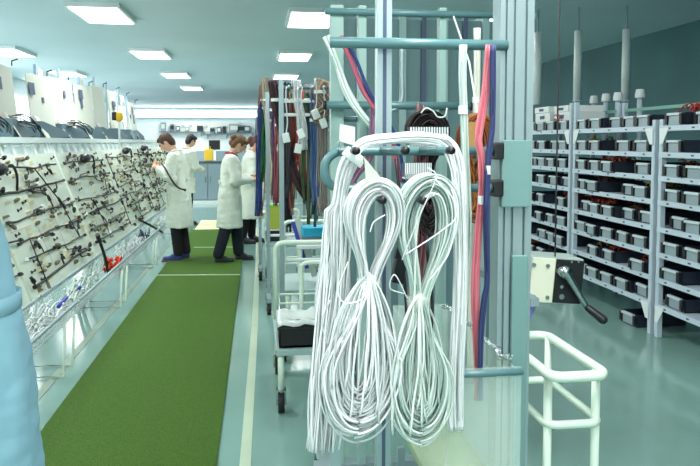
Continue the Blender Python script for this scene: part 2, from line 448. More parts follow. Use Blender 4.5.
for k, (a, b) in enumerate((((-1.3, 4.75, .50), (-1.28, 5.02, .545)), ((-1.26, 5.16, .545), (-1.33, 5.34, .47)))):
    t = thing('hand_tool', 'blue handled tool in the wire tray, %s the blue coat' % ('nearer' if k == 0 else 'farther from'), 'tool', (0,0,0), 0, 'blue tools in the tray')
    a, b = V(a), V(b); m = a.lerp(b, .6)
    MB().tube([a, m], .012, 8).build('handle', mat('tool_blue', (34, 52, 170), .4), t, True)
    MB().tube([m, b], .007, 8).build('blade', M_steel, t, True)
MB2 = MB(); tangle(MB2, (-1.34, 8.55, .40), .06, .1, .1, 25, .006, 44)
tag(MB2.build('wire_bundle', mat('wire_navy', (44, 50, 96), .5, island=.3), None, True), 'small navy wire bundle lying in the far wire tray', 'wire bundle')

# ------------------------------------------------------------------ document stands and trays behind the boards
rd = random.Random(11)
for i in range(11):
    Y = 4.6 + i*1.05
    X = -2.62 + rd.uniform(-.05, .05)
    t = thing('document_stand', 'white document panel in a grey tray behind the boards, %s from the near end' % ORD[i], 'document stand', (X, Y, 0), rd.uniform(-.15, .1), 'document stands')
    MB().tube([(0,.0,0), (0,0,1.6)], .025, 8).build('pole', M_white, t)
    MB().box((0,0,.015), (.34,.34,.03), bev=.01).build('base', M_greyblue, t)
    tr = MB()   # sloping tray
    tr.prism([(0,0), (.86,.0), (.86,.07), (.1,.19), (0,.19)], (-.14,-.42,1.625), (0,1,0), (0,0,1), (.36,0,0))
    tr.build('tray', M_greyblue, t)
    MB().box((.04,.04,1.615), (.38,.84,.018), (.06,0,0)).build('tray_base', mat('tray_edge', (44, 54, 66), .5), t)
    hgt = rd.uniform(.52, .74)
    s = MB().box((.06, .0, 1.76+hgt/2), (.012, .66, hgt), (0,-.1,0)).build('document_panel', M_paper, t)
    m = MB()
    for q in range(rd.randint(3, 5)):
        m.box((.07, -.26+rd.random()*.5, 1.84+rd.random()*(hgt-.2)), (.008, rd.uniform(.05,.15), rd.uniform(.04,.2)), (0,-.1,0))
    m.build('printed_pattern', M_print, s)
    MB().box((-.12, .46, 1.76+hgt*.6), (.01, .34, hgt*1.2), (0,-.05,.25)).build('spare_sheet', M_paper, t)
    MB().box((-.1, .24, 1.76+hgt*.6), (.03, .03, hgt*1.3)).build('sheet_rail', mat('rail_bluegrey', (150, 176, 200), .5), t)
    MB().box((.2, -.3, 1.74), (.01, .2, .3), (0,-.5,.2)).build('loose_sheet', M_paper, t)
    MB().tube([(.1, .1, 1.76+hgt), (.1, .1, 1.76+hgt+.05), (.16, .1, 1.76+hgt+.07)], .008, 6).build('clip_hook', M_black, t)
    if i in (2, 3, 5):
        hh = strands([V((X+.2, Y-.34, 1.80)), V((X+.26, Y-.1, 1.80)), V((X+.31, Y+.12, 1.74)), V((X+.32, Y+.24, 1.66))], .12, 10, .005, .4, i, endvar=.3)
        tag(hh.build('lead_bundle', M_bwire, None, True), 'black lead bundle drooping over the grey tray of the %s document stand' % ORD[i], 'lead bundle')
# cream table top sticking out behind the near boards
t = thing('side_table', 'cream topped table behind the boards nearest the blue coat', 'table', (-2.66, 3.7, 0))
MB().box((0,0,1.66), (.7,.9,.04), (.08,.05,0), bev=.01).build('table_top', M_cream, t)
for sx in (-.3,.3):
    for sy in (-.38,.38): MB().tube([(sx,sy,0), (sx,sy,1.64)], .02, 8).build('leg', M_white, t)
t = thing('monitor', 'dark screened monitor behind the boards beside the cream table', 'monitor', (-2.42, 3.95, 1.69))
MB().box((0,0,.2), (.06,.36,.27), (0,0,-.5), bev=.02).build('housing', M_greyblue, t)
MB().box((.034,.0,.2), (.012,.3,.21), (0,0,-.5)).build('screen', M_screen, t)
MB().box((0,0,.02), (.14,.2,.04), bev=.01).build('stand', M_greyblue, t)
o = at(119, 117, 8.6)
t = thing('work_lamp', 'yellow and black lamp head above the grey trays behind the boards', 'lamp', (o.x, o.y, o.z))
MB().ball((0,0,0), (.05,.05,.06)).build('housing', M_yellow, t, True); MB().box((-.05,0,.01), (.05,.09,.1), bev=.015).build('shade', M_black, t)
MB().tube([(0,0,-.05), (.0,.0,-.35)], .012, 6).build('stem', M_white, t)

# ------------------------------------------------------------------ far end: cabinet, wall boards
t = thing('cabinet', 'low grey double door cabinet across the end of the aisle', 'cabinet', (-1.25, 18.2, 0))
MB().box((0,.25,.56), (1.5,.5,.96)).build('body', M_cab, t)
MB().box((0,.24,1.07), (1.56,.56,.05), bev=.01).build('worktop', mat('worktop_dark', (70, 90, 100), .5), t)
for s in (-1, 1):
    d = MB().box((s*.375,-.012,.57), (.72,.024,.9), bev=.006).build('door', mat('door_grey', (140, 160, 168), .4), t)
    MB().box((s*.06,-.035,.62), (.02,.02,.14)).build('handle', M_steel, d)
MB().box((0,.06,.04), (1.5,.4,.08)).build('plinth', M_white, t)
t = thing('workbench', 'long grey workbench behind the people at the end of the aisle', 'workbench', (-2.4, 19.5, 0))
MB().box((0,0,.95), (4.6,.8,.06), bev=.01).build('bench_top', M_white, t)
MB().box((0,.36,1.16), (4.6,.05,.34)).build('back_panel', M_cab, t)
for sx in (-2.2,-.7,.8,2.2):
    MB().box((sx,-.34,.46), (.06,.06,.92)).build('leg', M_white, t)
    MB().box((sx,.34,.46), (.06,.06,.92)).build('leg', M_white, t)
o = at(208, 150, 18.2)
t = thing('paper_bag', 'yellow bag standing on the grey cabinet', 'bag', (o.x, 18.45, 1.095))
MB().box((0,0,.15), (.22,.12,.30), bev=.02).build('bag', M_yellow, t); MB().tube([(-.05,-.06,.29),(-.04,-.06,.36),(.04,-.06,.36),(.05,-.06,.29)], .008, 6).build('handle', M_yellow, t)
o = at(214, 141, 19.2)
t = thing('monitor', 'small dark monitor on the bench behind the yellow bag', 'monitor', (o.x, 19.4, .98))
MB().box((0,0,.52), (.3,.06,.26), bev=.015).build('housing', M_screen, t); MB().box((0,-.033,.52), (.26,.006,.21)).build('screen', M_black, t)
MB().box((0,.02,.2), (.06,.05,.4)).build('stand', M_white, t); MB().box((0,0,.01), (.24,.18,.02)).build('foot', M_white, t)
# tall white partition with boards carrying little pictures, shelves with small units
prt = MB().box((-1.9, 24, 1.12), (6.6, .08, 2.24)).build('partition_wall', M_wall); tag(prt, 'white partition wall across the hall behind the grey cabinet', 'partition')
for k, (px, py, w_, lab) in enumerate(((182, 132, 1.45, 'long grey shelf on the white partition above the dark haired person'), (216, 134, .8, 'short grey shelf on the white partition behind the yellow bag'), (240, 133, .9, 'grey shelf on the white partition above the woman with the red collar'))):
    o = at(px, py, 23.8)
    t = thing('wall_shelf', lab, 'shelf', (o.x, 23.9, o.z))
    MB().box((0,0,0), (w_,.26,.035)).build('board', M_greyblue, t)
    for s in (-.4, .4): MB().prism([(0,0), (-.2,0), (0,-.16)], (s*w_,.06,-.0), (0,1,0), (0,0,1), (.02,0,0)).build('bracket', M_white, t)
n = 0
for (px, py, w_, h_) in ((163,130,.16,.3),(172,130,.14,.24),(178,130,.12,.18),(200,130,.2,.2),(187,130,.12,.16),(212,132,.14,.2),(219,132,.14,.22),(224,132,.1,.24),(234,131,.34,.28),(241,131,.3,.24),(247,131,.2,.22)):
    o = at(px, py, 23.8); n += 1
    sh = -.0
    zb = at(182 if px < 205 else 216 if px < 230 else 240, 132 if px < 205 else 134 if px < 230 else 133, 23.8).z + .018
    t = thing('test_unit', 'small boxed test unit on the partition shelves, %s from the window side' % ORD[n-1], 'test unit', (o.x, 23.9, zb), 0, 'small units on the partition shelves')
    cm = (M_screen, M_cab, M_greyblue, M_print)[n % 4]
    MB().box((0,0,h_/2), (w_,.16,h_), bev=.015).build('case', cm, t); MB().box((0,-.083,h_*.55), (w_*.7,.006,h_*.5)).build('face', M_paper if n % 2 else M_black, t)
for k, (px, py, w_, h_) in enumerate(((191, 123, 1.3, .34), (226, 124, 1.0, .34))):
    o = at(px, py, 23.9)
    t = thing('notice_board', 'pale notice board high on the white partition, %s the window side' % ('nearer' if k == 0 else 'farther from'), 'notice board', (o.x, 23.93, o.z-.12))
    MB().box((0,0,0), (w_,.03,h_)).build('board', M_paper, t)
    m = MB()
    for q in range(5): m.box((-w_/2+.14+q*w_/5.2, -.017, .02*(q % 3)-.02), (.11,.006,.09))
    m.build('printed_picture', mat('print_dim', (170, 180, 190), .7), t)

# ------------------------------------------------------------------ people
def person(label, loc, rz, h=1.68, lean=0, headtilt=.5, headturn=0, coat=M_coat, hair=M_hairb, style='short', trousers=M_navy, shoe=M_shoedark,
           hem=.44, elbowL=(-.24, .06, 1.08), wristL=(-.1, .3, 1.2), elbowR=(.24, .06, 1.08), wristR=(.1, .3, 1.2), footL=(-.1, 0), footR=(.1, 0), collar=None, belt=False, wide=1, sole=None):
    S = h/1.68
    t = thing('person', label, 'person', loc, rz)
    piv = V((0, 0, .95)); RL = Matrix.Rotation(-lean, 3, 'X')
    def B(p):
        p = V(p)
        if p.z > .95: p = piv + RL @ (p-piv)
        return p*S
    hx = .1
    nb = V((0, -.005, 1.43)); RH = Matrix.Rotation(headturn, 3, 'Z') @ Matrix.Rotation(-headtilt, 3, 'X')
    def Hd(p): return B(nb + V((0,0,.03)) + RH @ V(p))
    hr = RL @ RH
    hipL, hipR = V((-hx, 0, .92)), V((hx, 0, .92))
    ankL, ankR = V((footL[0], footL[1]-.03, .09)), V((footR[0], footR[1]-.03, .09))
    knL, knR = hipL.lerp(ankL, .51)+V((0,.03,0)), hipR.lerp(ankR, .51)+V((0,.03,0))
    # --- body, one surface
    b = MB()
    for hp, kn, an in ((hipL, knL, ankL), (hipR, knR, ankR)):
        b.cap(hp*S, .085*S, kn*S, .055*S); b.cap(kn*S, .052*S, an*S, .038*S); b.cap(an*S, .036*S, (an+V((0,.13,-.055)))*S, .03*S)
    b.ball(B((0,0,.95)), (.155*S,.105*S,.13*S)); b.ball(B((0,0,1.1)), (.13*S,.095*S,.17*S)); b.ball(B((0,0,1.27)), (.155*S,.105*S,.17*S))
    b.cap(B((-.14,0,1.37)), .05*S, B((.14,0,1.37)), .05*S); b.cap(B((0,-.005,1.38)), .055*S, Hd((0,0,.06)), .05*S)
    hc = V((0, .02, .145))
    b.ball(Hd(hc), (.074*S,.092*S,.108*S), rot=hr, seg=16, rings=12); b.ball(Hd(hc+V((0,.02,-.06))), (.052*S,.06*S,.052*S), rot=hr)
    b.cap(Hd(hc+V((0,.088,.01))), .009*S, Hd(hc+V((0,.106,-.025))), .013*S, 8)
    for s in (-1, 1): b.ball(Hd(hc+V((s*.075,-.005,-.005))), (.012*S,.022*S,.032*S), rot=hr)
    for sh, el, wr, sd in (((-.175,0,1.365), elbowL, wristL, -1), ((.175,0,1.365), elbowR, wristR, 1)):
        a, e, w_ = B(sh), B(el), B(wr)
        b.cap(a, .05*S, e, .038*S); b.cap(e, .038*S, w_, .026*S)
        d = (w_-e).normalized(); pl = w_+d*.05*S
        inw = V((-sd, 0, 0)); inw = (inw - d*inw.dot(d)).normalized(); dn = d.cross(inw).normalized()
        if dn.z > 0: dn = -dn
        b.cap(w_, .026*S, pl, .03*S)
        for q in range(4):
            off = dn*(.022*(q-1.5)); L = (.07,.08,.076,.06)[q]
            k1 = pl+off*S+d*.035*S; k2 = k1+(d*.6+inw*.5).normalized()*L*.55*S; k3 = k2+(d*.1+inw).normalized()*L*.45*S
            b.cap(pl+off*.6*S, .012*S, k1, .0105*S, 8); b.cap(k1, .0105*S, k2, .0095*S, 8); b.cap(k2, .0095*S, k3, .008*S, 8)
        tb = w_+d*.025*S+inw*.01*S-dn*.02*S; t1 = tb+(inw*.6+d*.6-dn*.4).normalized()*.04*S; t2 = t1+(d+inw*.4).normalized()*.03*S
        b.cap(tb, .013*S, t1, .011*S, 8); b.cap(t1, .011*S, t2, .009*S, 8)
    meshpart('body', remesh(b, .0065*S, 2), M_skin, t)
    for s in (-1, 1): MB().ball(Hd(hc+V((s*.032,.083,.02))), .011*S, 8, 6).build('eye', M_eye, t, True)
    MB().cap(Hd(hc+V((-.018,.083,-.062))), .007*S, Hd(hc+V((.018,.083,-.062))), .007*S, 6).build('mouth', M_lip, t, True)
    # --- hair
    g = MB()
    g.ball(Hd(hc+V((0,-.018,.03))), (.084*S,.094*S,.1*S), rot=hr, seg=16, rings=12); g.ball(Hd(hc+V((0,-.05,-.02))), (.074*S,.06*S,.085*S), rot=hr)
    if style != 'bald': g.ball(Hd(hc+V((0.01,.045,.078))), (.062*S,.05*S,.035*S), rot=hr)
    for s in (-1, 1): g.ball(Hd(hc+V((s*.066,-.0,.02))), (.018*S,.045*S,.045*S), rot=hr)
    if style == 'bun':
        g.ball(Hd(hc+V((0,-.115,.035))), (.05*S,.045*S,.05*S), rot=hr); g.ball(Hd(hc+V((0,-.1,-.03))), (.04*S,.04*S,.05*S), rot=hr)
    if style == 'pony':
        g.ball(Hd(hc+V((0,-.11,.03))), .035*S); g.cap(Hd(hc+V((0,-.13,.02))), .034*S, Hd(hc+V((0,-.15,-.12))), .026*S); g.cap(Hd(hc+V((0,-.15,-.12))), .026*S, Hd(hc+V((0,-.14,-.2))), .012*S)
    meshpart('hair', remesh(g, .008*S, 2), hair, t)
    if style in ('bun', 'pony'):
        MB().tube([Hd(hc+V((.034*math.cos(a),-.088,.03+.034*math.sin(a)))) for a in [2*PI*k/12 for k in range(12)]], .009*S, 6, closed=True).build('hair_tie', M_red if style == 'pony' else M_cream, t, True)
    # --- trousers
    tr = MB()
    for hp, kn, an in ((hipL, knL, ankL), (hipR, knR, ankR)):
        tr.cap((hp*.85+kn*.15)*S, .08*S, kn*S, .07*S*wide); tr.cap(kn*S, .074*S*wide, (an+V((0,.0,.03)))*S, .064*S*wide)
    tr.ball(B((0,0,.93)), (.15*S,.105*S,.1*S))
    meshpart('trousers', remesh(tr, .012*S, 3), trousers, t)
    for an in (ankL, ankR):
        sm = MB(); sm.cap((an+V((0,-.01,-.045)))*S, .04*S, (an+V((0,.17,-.055)))*S, .034*S); sm.cap((an+V((0,0,0)))*S, .046*S, (an+V((0,.08,-.035)))*S, .04*S)
        sm.v = [(x, y, max(z, .012)) for x, y, z in sm.v]
        o = meshpart('shoe', remesh(sm, .008*S, 2), shoe, t)
        c = (an+V((0,.075,0)))*S
        MB().box((c.x, c.y, .01), (.084*S,.27*S,.02), bev=.008).build('sole', sole or M_rubber, o)
    # --- coat
    c = MB(); rings = []
    for z, rx, ry, oy in ((hem,.215,.175,.0),(.6,.205,.165,0),(.78,.195,.155,0),(.92,.185,.145,0),(1.02,.172,.135,0),(1.12,.166,.13,.005),(1.24,.182,.135,.005),(1.33,.185,.125,0),(1.385,.16,.1,-.005),(1.42,.1,.075,-.01),(1.455,.07,.068,-.01)):
        ring = []
        for k in range(28):
            a = 2*PI*k/28; wob = 1 + (.045*math.sin(a*5+z*7)+.03*math.sin(a*9+1))*max(0, (1.0-z))*1.6
            ring.append(B((rx*math.cos(a)*wob, oy+ry*math.sin(a)*wob, z)))
        rings.append(ring)
    c.loft(rings)
    for sh, el, wr in (((-.17,0,1.36), elbowL, wristL), ((.17,0,1.36), elbowR, wristR)):
        a, e, w_ = B(sh), B(el), B(wr)
        c.cap(a, .073*S, a.lerp(e,.5), .07*S); c.cap(a.lerp(e,.5), .068*S, e, .064*S); c.cap(e, .064*S, e.lerp(w_,.55), .058*S); c.cap(e.lerp(w_,.55), .056*S, e.lerp(w_,.86), .05*S)
        c.ball(e+V((0,-.02,-.012)), .062*S); c.ball(a.lerp(e,.7)+V((0,.02,0)), .062*S)
    cme = remesh(c, .011*S, 4)
    nrm = [q.normal.copy() for q in cme.vertices]
    for q, n_ in zip(cme.vertices, nrm):                     # cloth folds
        p_ = q.co.copy(); d_ = .011*noise.noise(V((p_.x*13+loc[1], p_.y*13, p_.z*4.5))) + .006*noise.noise(V((p_.x*9, p_.y*9+loc[0], p_.z*24)))
        q.co = p_ + n_*(max(d_, -.004)+.003)*S
    co = meshpart('lab_coat', cme, coat, t)
    cl = MB(); cl.tube([B((.078*math.cos(a), -.008+.074*math.sin(a), 1.45-.03*max(0, math.sin(a)))) for a in [2*PI*k/20 for k in range(20)]], .016*S, 8, closed=True)
    cl.build('collar', collar or coat, co, True)
    if belt:
        cl = MB()
        rg = [B((.173*math.cos(a), .139*math.sin(a), 1.075)) for a in [2*PI*k/32 for k in range(32)]]
        n = 32; vs = []
        for q in rg: vs += [q+V((0,0,-.028)), q+V((0,0,.028)), q*1.0+V((q.x*.03,q.y*.03,.026)), q+V((q.x*.03,q.y*.03,-.026))]
        fs = []
        for k in range(n):
            l = (k+1) % n
            for e in range(4): fs.append((k*4+e, l*4+e, l*4+(e+1) % 4, k*4+(e+1) % 4))
        cl.add(vs, fs); cl.build('belt', coat, co, True)
    else:
        MB().box(B((0,-.141,1.06)), (.15*S,.012*S,.045*S), bev=.004).build('back_strap', coat, co)
    for z in (.75, .9, 1.05, 1.2): MB().ball(B((.01, .162 if z < .8 else .153 if z < 1 else .14, z)), .009*S, 8, 6).build('button', M_whitepl, co, True)
    for s in (-1, 1): MB().box(B((s*.12,.118 if s else 0,.82)), (.11*S,.02*S,.15*S), (0,0,-s*.55), bev=.006).build('pocket', coat, co)
    return t
p1 = at(180, 258, 9.5)
person('brown haired person with blue shoes in a long white coat, looking down at a board', (p1.x+.0, 9.5, 0), PI/2-.15, 1.70, lean=.1, headtilt=.62, hair=M_hairb, style='short', trousers=M_blackcloth, shoe=M_shoeblue, sole=M_sole,
       hem=.45, elbowL=(-.23, .02, 1.1), wristL=(-.1, .22, 1.24), elbowR=(.24, .04, 1.1), wristR=(.09, .23, 1.26), footL=(-.09, .03), footR=(.09, -.03))
p2 = at(234, 259, 9.3)
person('woman with pinned up hair and a red collar in a white coat, wide dark trousers', (p2.x-.05, 9.3, 0), -PI/2+.12, 1.66, lean=.08, headtilt=.55, hair=M_hairg, style='bun', trousers=M_navy, collar=M_red,
       hem=.47, elbowL=(-.23, .05, 1.1), wristL=(-.08, .27, 1.14), elbowR=(.23, .05, 1.1), wristR=(.08, .28, 1.12), footL=(-.09, .15), footR=(.09, -.13), wide=1.15)
p3 = at(251, 235, 11.0)
person('woman with a brown ponytail in a white coat beside the hanging green wires', (p3.x-.03, 11.0, 0), -PI/2-.1, 1.66, lean=.1, headtilt=.45, hair=mat('hair_redbrown', (84, 44, 34), .6), style='pony', trousers=M_blackcloth,
       hem=.4, elbowL=(-.23, .08, 1.1), wristL=(-.08, .3, 1.16), elbowR=(.23, .05, 1.1), wristR=(.08, .28, 1.12), footL=(-.09, .06), footR=(.09, -.06))
p4 = at(186, 215, 13.6)
person('person with short dark hair in a white coat standing by the grey cabinet', (p4.x, 13.6, 0), -.9, 1.7, lean=.12, headtilt=.3, hair=M_haird, style='short', trousers=M_blackcloth,
       hem=.62, elbowL=(-.24, .05, 1.1), wristL=(-.12, .28, 1.08), elbowR=(.24, .05, 1.1), wristR=(.12, .28, 1.08))
person('person in a belted pale blue coat standing close beside the first harness board', (-.865, 2.3, 0), PI/2+.1, 1.66, lean=.16, headtilt=.4, coat=M_coatblue, hair=M_haird, style='short', trousers=M_navy,
       hem=.4, elbowL=(-.24, .12, 1.12), wristL=(-.14, .36, 1.18), elbowR=(.24, .12, 1.12), wristR=(.14, .36, 1.18), belt=True)
o = at(165, 166, 9.45)
t = thing('held_cable', 'black cable in the hands of the brown haired person, drooping across the white coat', 'cable')
MB().tube(spline([at(161.5, 163, 9.32), at(166, 170, 9.2), at(173, 182, 9.17), at(179, 188, 9.18), at(185, 190, 9.2)], 6), .011, 6).build('lead', M_bwire, t, True)
MB().ball(at(185, 190, 9.2), .018).build('plug', M_black, t, True)

# ------------------------------------------------------------------ wheels
def caster(parent, p, r=.06):
    p = V(p)
    o = MB().tube([p+V((-.018,0,r)), p+V((.018,0,r))], r, 16).build('caster', M_rubber, parent, True)
    mb = MB(); mb.box(p+V((-.026,0,r*1.5)), (.006,.05,r*1.4)); mb.box(p+V((.026,0,r*1.5)), (.006,.05,r*1.4)); mb.box(p+V((0,0,r*2.2)), (.058,.06,.008))
    mb.tube([p+V((-.03,0,r)), p+V((.03,0,r))], .012, 8)
    mb.build('fork', M_steel, o)

# ------------------------------------------------------------------ right shelving
SH = [.265, .48, .685, .89, 1.105, 1.30, 1.49, 1.70]
SX, SD = 3.2, .56
bayn = ['near', 'middle', 'far']
bays = [(3.76, 5.25), (5.31, 6.79), (6.85, 8.34)]
for bi, (ya, yb) in enumerate(bays):
    t = thing('shelving_unit', '%s bay of white steel shelving with grey boxes' % bayn[bi], 'shelving', (SX, (ya+yb)/2, 0), 0, 'bays of the steel shelving')
    hb = (yb-ya)/2
    for y in (-hb+.022, hb-.022):
        for x, top in ((.02, 1.76 if not (bi == 2 and y < 0) and not (bi == 1 and y > 0) else 1.98), (SD-.02, 1.98)):
            p = MB(); p.box((x, y, top/2), (.04,.044,top)); p.box((x-.0205, y, top/2), (.003,.012,top*.98))
            p.build('post', M_shelf, t)
    for z in SH:
        m = MB(); m.box((SD/2, 0, z-.012), (SD-.02, yb-ya-.01, .024)); m.box((.0, 0, z-.012), (.012, yb-ya-.01, .042))
        s = m.build('shelf', M_shelf, t)
        for k in range(5): MB().box((-.0075, -hb+.15+k*(yb-ya-.3)/4, z-.012), (.003,.03,.012)).build('label_tag', M_aludark, s)
    for y, s in ((-hb+.02, 1), (hb-.02, -1)):
        for z, up in ((1.69, -1), (.255, -1)):
            MB().prism([(0,0), (s*.12,0), (s*.04,up*.13), (0,up*.13)], (-.006, y, z), (0,1,0), (0,0,1), (-.006,0,0)).build('gusset', M_white, t)
    for z in (1.78, 1.9): MB().box((SD-.02, 0, z), (.025, yb-ya-.05, .03)).build('back_bar', mat('bar_green', (116, 176, 158), .4), t)
# boxes
binroot = None
rs = random.Random(17)
def make_box():
    t = thing('latched_box', '', 'box', (0,0,0), 0, 'boxes on the steel shelving')
    m = MB(); w_, d_, h_ = .245, .46, .105
    m.box((d_/2+.012, 0, .004), (d_, w_, .008))
    for s in (-1, 1): m.box((d_/2+.012, s*(w_/2-.004), h_/2), (d_, .008, h_))
    m.box((d_+.008, 0, h_/2), (.008, w_, h_)); m.box((.014, 0, h_/2), (.008, w_, h_))
    m.build('body', M_bin, t)
    MB().box((.004, 0, h_*.45), (.012, w_-.085, h_*.72), bev=.004).build('front_plate', M_binfront, t)
    MB().box((-.002, 0, h_-.01), (.03, w_-.075, .02), bev=.004).build('rim', M_binlid, t)
    for s in (-1, 1): MB().box((-.006, s*(w_/2-.022), h_*.55), (.016,.034,.08), bev=.004).build('latch', M_black, t)
    return t
proto = make_box(); first = True
cab_cols = [mat('wire_or', (214, 84, 30), .5, island=.4), mat('wire_rd', (190, 36, 30), .5, island=.4), mat('wire_ye', (198, 150, 40), .5, island=.4), mat('wire_br', (110, 70, 44), .5, island=.4)]
posn = ['first', 'second', 'third', 'fourth', 'fifth']
shn = ['lowest', 'second lowest', 'third lowest', 'fourth lowest', 'fourth highest', 'third highest', 'second highest', 'topmost']
nfill = 0
for bi, (ya, yb) in enumerate(bays):
    for si, z in enumerate(SH):
        gap = rs.random() < .75
        skip = rs.choice([(), (1,), (3,), (2,), (0,), (1, 4), (2, 3)]) if si != 7 else ()
        cnt = 0
        for k in range(5):
            if k in skip: continue
            y = ya+.2+k*.272 + rs.uniform(-.006, .006)
            if bi == 0 and y < 4.3: continue
            o = proto if first else copy_tree(proto)
            first = False
            o.location = (SX+.0+rs.uniform(-.03, .07)*(rs.random() < .6), y, z); o.rotation_euler = (0, 0, rs.uniform(-.07, .07))
            o['label'] = 'latched box at the %s place from the near post, %s shelf, %s bay' % (posn[k], shn[si], bayn[bi])
            if rs.random() < .16 or (si == 7 and bi == 0):
                mb = MB(); tangle(mb, (SX+.2, y, z+.05), .13, .085, .075 if si < 7 else .1, 26, .0055, nfill)
                q = tag(mb.build('wire_bundle', cab_cols[(nfill if si < 7 else nfill % 2) % 4], None, True), '%s wire bundle in the %s box of the %s shelf, %s shelving bay' % (('orange', 'red', 'yellow', 'brown')[(nfill if si < 7 else nfill % 2) % 4], posn[k], shn[si], bayn[bi]), 'wire bundle', 'wire bundles in the boxes')
                nfill += 1
o = copy_tree(proto); o.location = (SX-.02, 5.62, .0); o.rotation_euler = (0, 0, .05)
o['label'] = 'latched box standing on the floor under the middle shelving bay'
# white cartons on top of the far bay and backs of the shelves
for k, (y, z, w_, h_) in enumerate(((7.3, 1.701, .4, .09), (7.32, 1.793, .36, .07), (7.82, 1.701, .42, .1), (7.85, 1.803, .4, .07), (8.2, 1.701, .25, .16))):
    if k == 4: continue
    t = thing('carton', 'flat white carton lying crosswise on the top shelf of the far bay, %s' % ('near stack, lower', 'near stack, upper', 'far stack, lower', 'far stack, upper')[k], 'carton', (SX+.78, y, 0), 0, 'white cartons')
    t.location = (SX+.3, y, z + .112)
    MB().box((0,0,h_/2), (.4,w_,h_), bev=.006).build('box_body', M_whitepl, t); MB().box((-.203,0,h_*.5), (.004,.12,h_*.4)).build('label_sticker', M_print, t)
# lamps and poles behind the shelving
for k, (px, py, Y, zt) in enumerate(((618, 97, 7.2, None), (640, 94, 7.0, None), (606, 98, 7.6, None), (594, 100, 8.0, None))):
    o = at(px, py, Y)
    t = thing('capped_pole', 'pale pole with a round cap behind the shelving, %s pole from the near end' % ORD[(1,0,2,3)[k]], 'pole', (o.x, Y, 0), 0, 'capped poles behind the shelving')
    MB().tube([(0,0,0), (0,0,o.z)], .028, 12).build('shaft', M_shelf, t, True); MB().tube([(0,0,o.z-.04), (0,0,o.z), (0,0,o.z+.05)], [.05,.05,.04], 12).build('cap', M_white, t)
for k, (px, Y) in enumerate(((537, 8.8), (577, 8.6), (625, 8.4))):
    o = at(px, 103 if k == 0 else 100, Y)
    t = thing('hanging_tube', 'white tube hanging from the ceiling over the shelving, %s from the aluminium pillar' % ORD[k], 'hanging tube', (o.x, Y, 0), 0, 'white hanging tubes')
    MB().tube([(0,0,o.z), (0,0,H-.3)], .05, 12).build('tube', M_white, t, True); MB().tube([(0,0,H-.32), (0,0,H)], .012, 6).build('hanger', M_steel, t); MB().tube([(0,0,o.z-.02), (0,0,o.z)], .055, 12).build('end_cap', M_shelf, t)

# ------------------------------------------------------------------ near cable rack
RY = 1.97
t = rack = thing('cable_rack', 'teal tube cable rack with an aluminium pillar, carrying the white cable hanks', 'cable rack', (0,0,0))
a = at(498, 240, RY); b = at(531, 240, RY); px0, px1 = a.x, b.x; w_ = px1-px0; xc = (px0+px1)/2
pil = MB()
prof = [(0,0), (.1,0), (.1,.1)]
# extruded profile: body with two grooves on the face
for (f0, f1, dep) in ((0,.13,.0), (.13,.2,.012), (.2,.36,0), (.36,.45,.014), (.45,.72,0), (.72,.8,.014), (.8,1,0)):
    pil.box((px0+w_*(f0+f1)/2, RY+dep+.035, 1.22), (w_*(f1-f0), .07, 2.44))
pil.build('pillar', M_alu, t)
g = MB()
for f in (.405, .76): g.box((px0+w_*f, RY+.018, 1.22), (w_*.085, .006, 2.43))
g.build('groove', M_aludark, t)
q0, q1 = at(503, 140, RY-.02), at(531, 207, RY-.02)
MB().box(((q0.x+q1.x)/2, RY-.012, (q0.z+q1.z)/2), (q1.x-q0.x, .014, q0.z-q1.z), bev=.003).build('pillar_plate', M_plate, t)
q0, q1 = at(513, 256, RY-.02), at(527, 372, RY-.02)
MB().box(((q0.x+q1.x)/2, RY-.01, (q0.z+0.2)/2), (q1.x-q0.x, .016, q0.z-.2), bev=.003).build('pillar_plate', M_plate, t)
# hairpin rail
zt, zl = at(480, 151, RY).z, at(480, 188, RY).z
xl = at(343, 151, RY).x; rr = (zt-zl)/2
pts = [(px0+.02, RY, zt)] + [(xl - rr*math.sin(k*PI/10), RY, (zt+zl)/2 + rr*math.cos(k*PI/10)) for k in range(11)] + [(px0+.02, RY, zl)]
MB().tube(pts, .0125, 12).build('hairpin_rail', M_teel, t, True)
MB().box((px0-.008, RY-.002, zt), (.03,.05,.05), bev=.006).build('clamp', M_black, t)
MB().box((px0-.008, RY-.002, zl), (.03,.05,.05), bev=.006).build('clamp', M_black, t)
zz = at(480, 45, RY).z
MB().tube([(at(330, 45, RY).x, RY, zz), (px0+.02, RY, zz)], .0155, 12).build('top_bar', M_teel, t, True)
# second upright
a = at(377, 240, RY+.03); b = at(391, 240, RY+.03)
p = MB(); p.box(((a.x+b.x)/2, RY+.05, 1.16), (b.x-a.x, .045, 2.32)); p.build('upright', M_alu, t)
g = MB(); g.box(((a.x+b.x)/2, RY+.027, 1.16), (.01, .004, 2.3)); g.build('upright_groove', M_aludark, t)
# arms with black end caps
AY = 1.66
arms = []
for (px, py) in ((355.7, 150.8), (404.8, 150.4), (450.4, 150.4), (382, 200), (422.5, 200.4)):
    e = at(px, py, AY)
    ar = MB().tube([(e.x, AY+.004, e.z), (e.x, RY+ (.03 if py > 180 else 0), e.z if py > 180 else e.z)], .009, 12).build('arm', M_teel, t, True)
    MB().tube([(e.x, AY-.012, e.z), (e.x, AY+.012, e.z)], .0098, 14).build('end_cap', M_black, ar, True)
    arms.append(e)
e = at(422.5, 200.4, RY+.03)
MB().box(((at(383,200,RY).x+e.x)/2+.02, RY+.03, arms[3].z), (.32,.03,.04)).build('cross_bar', M_teel, t)
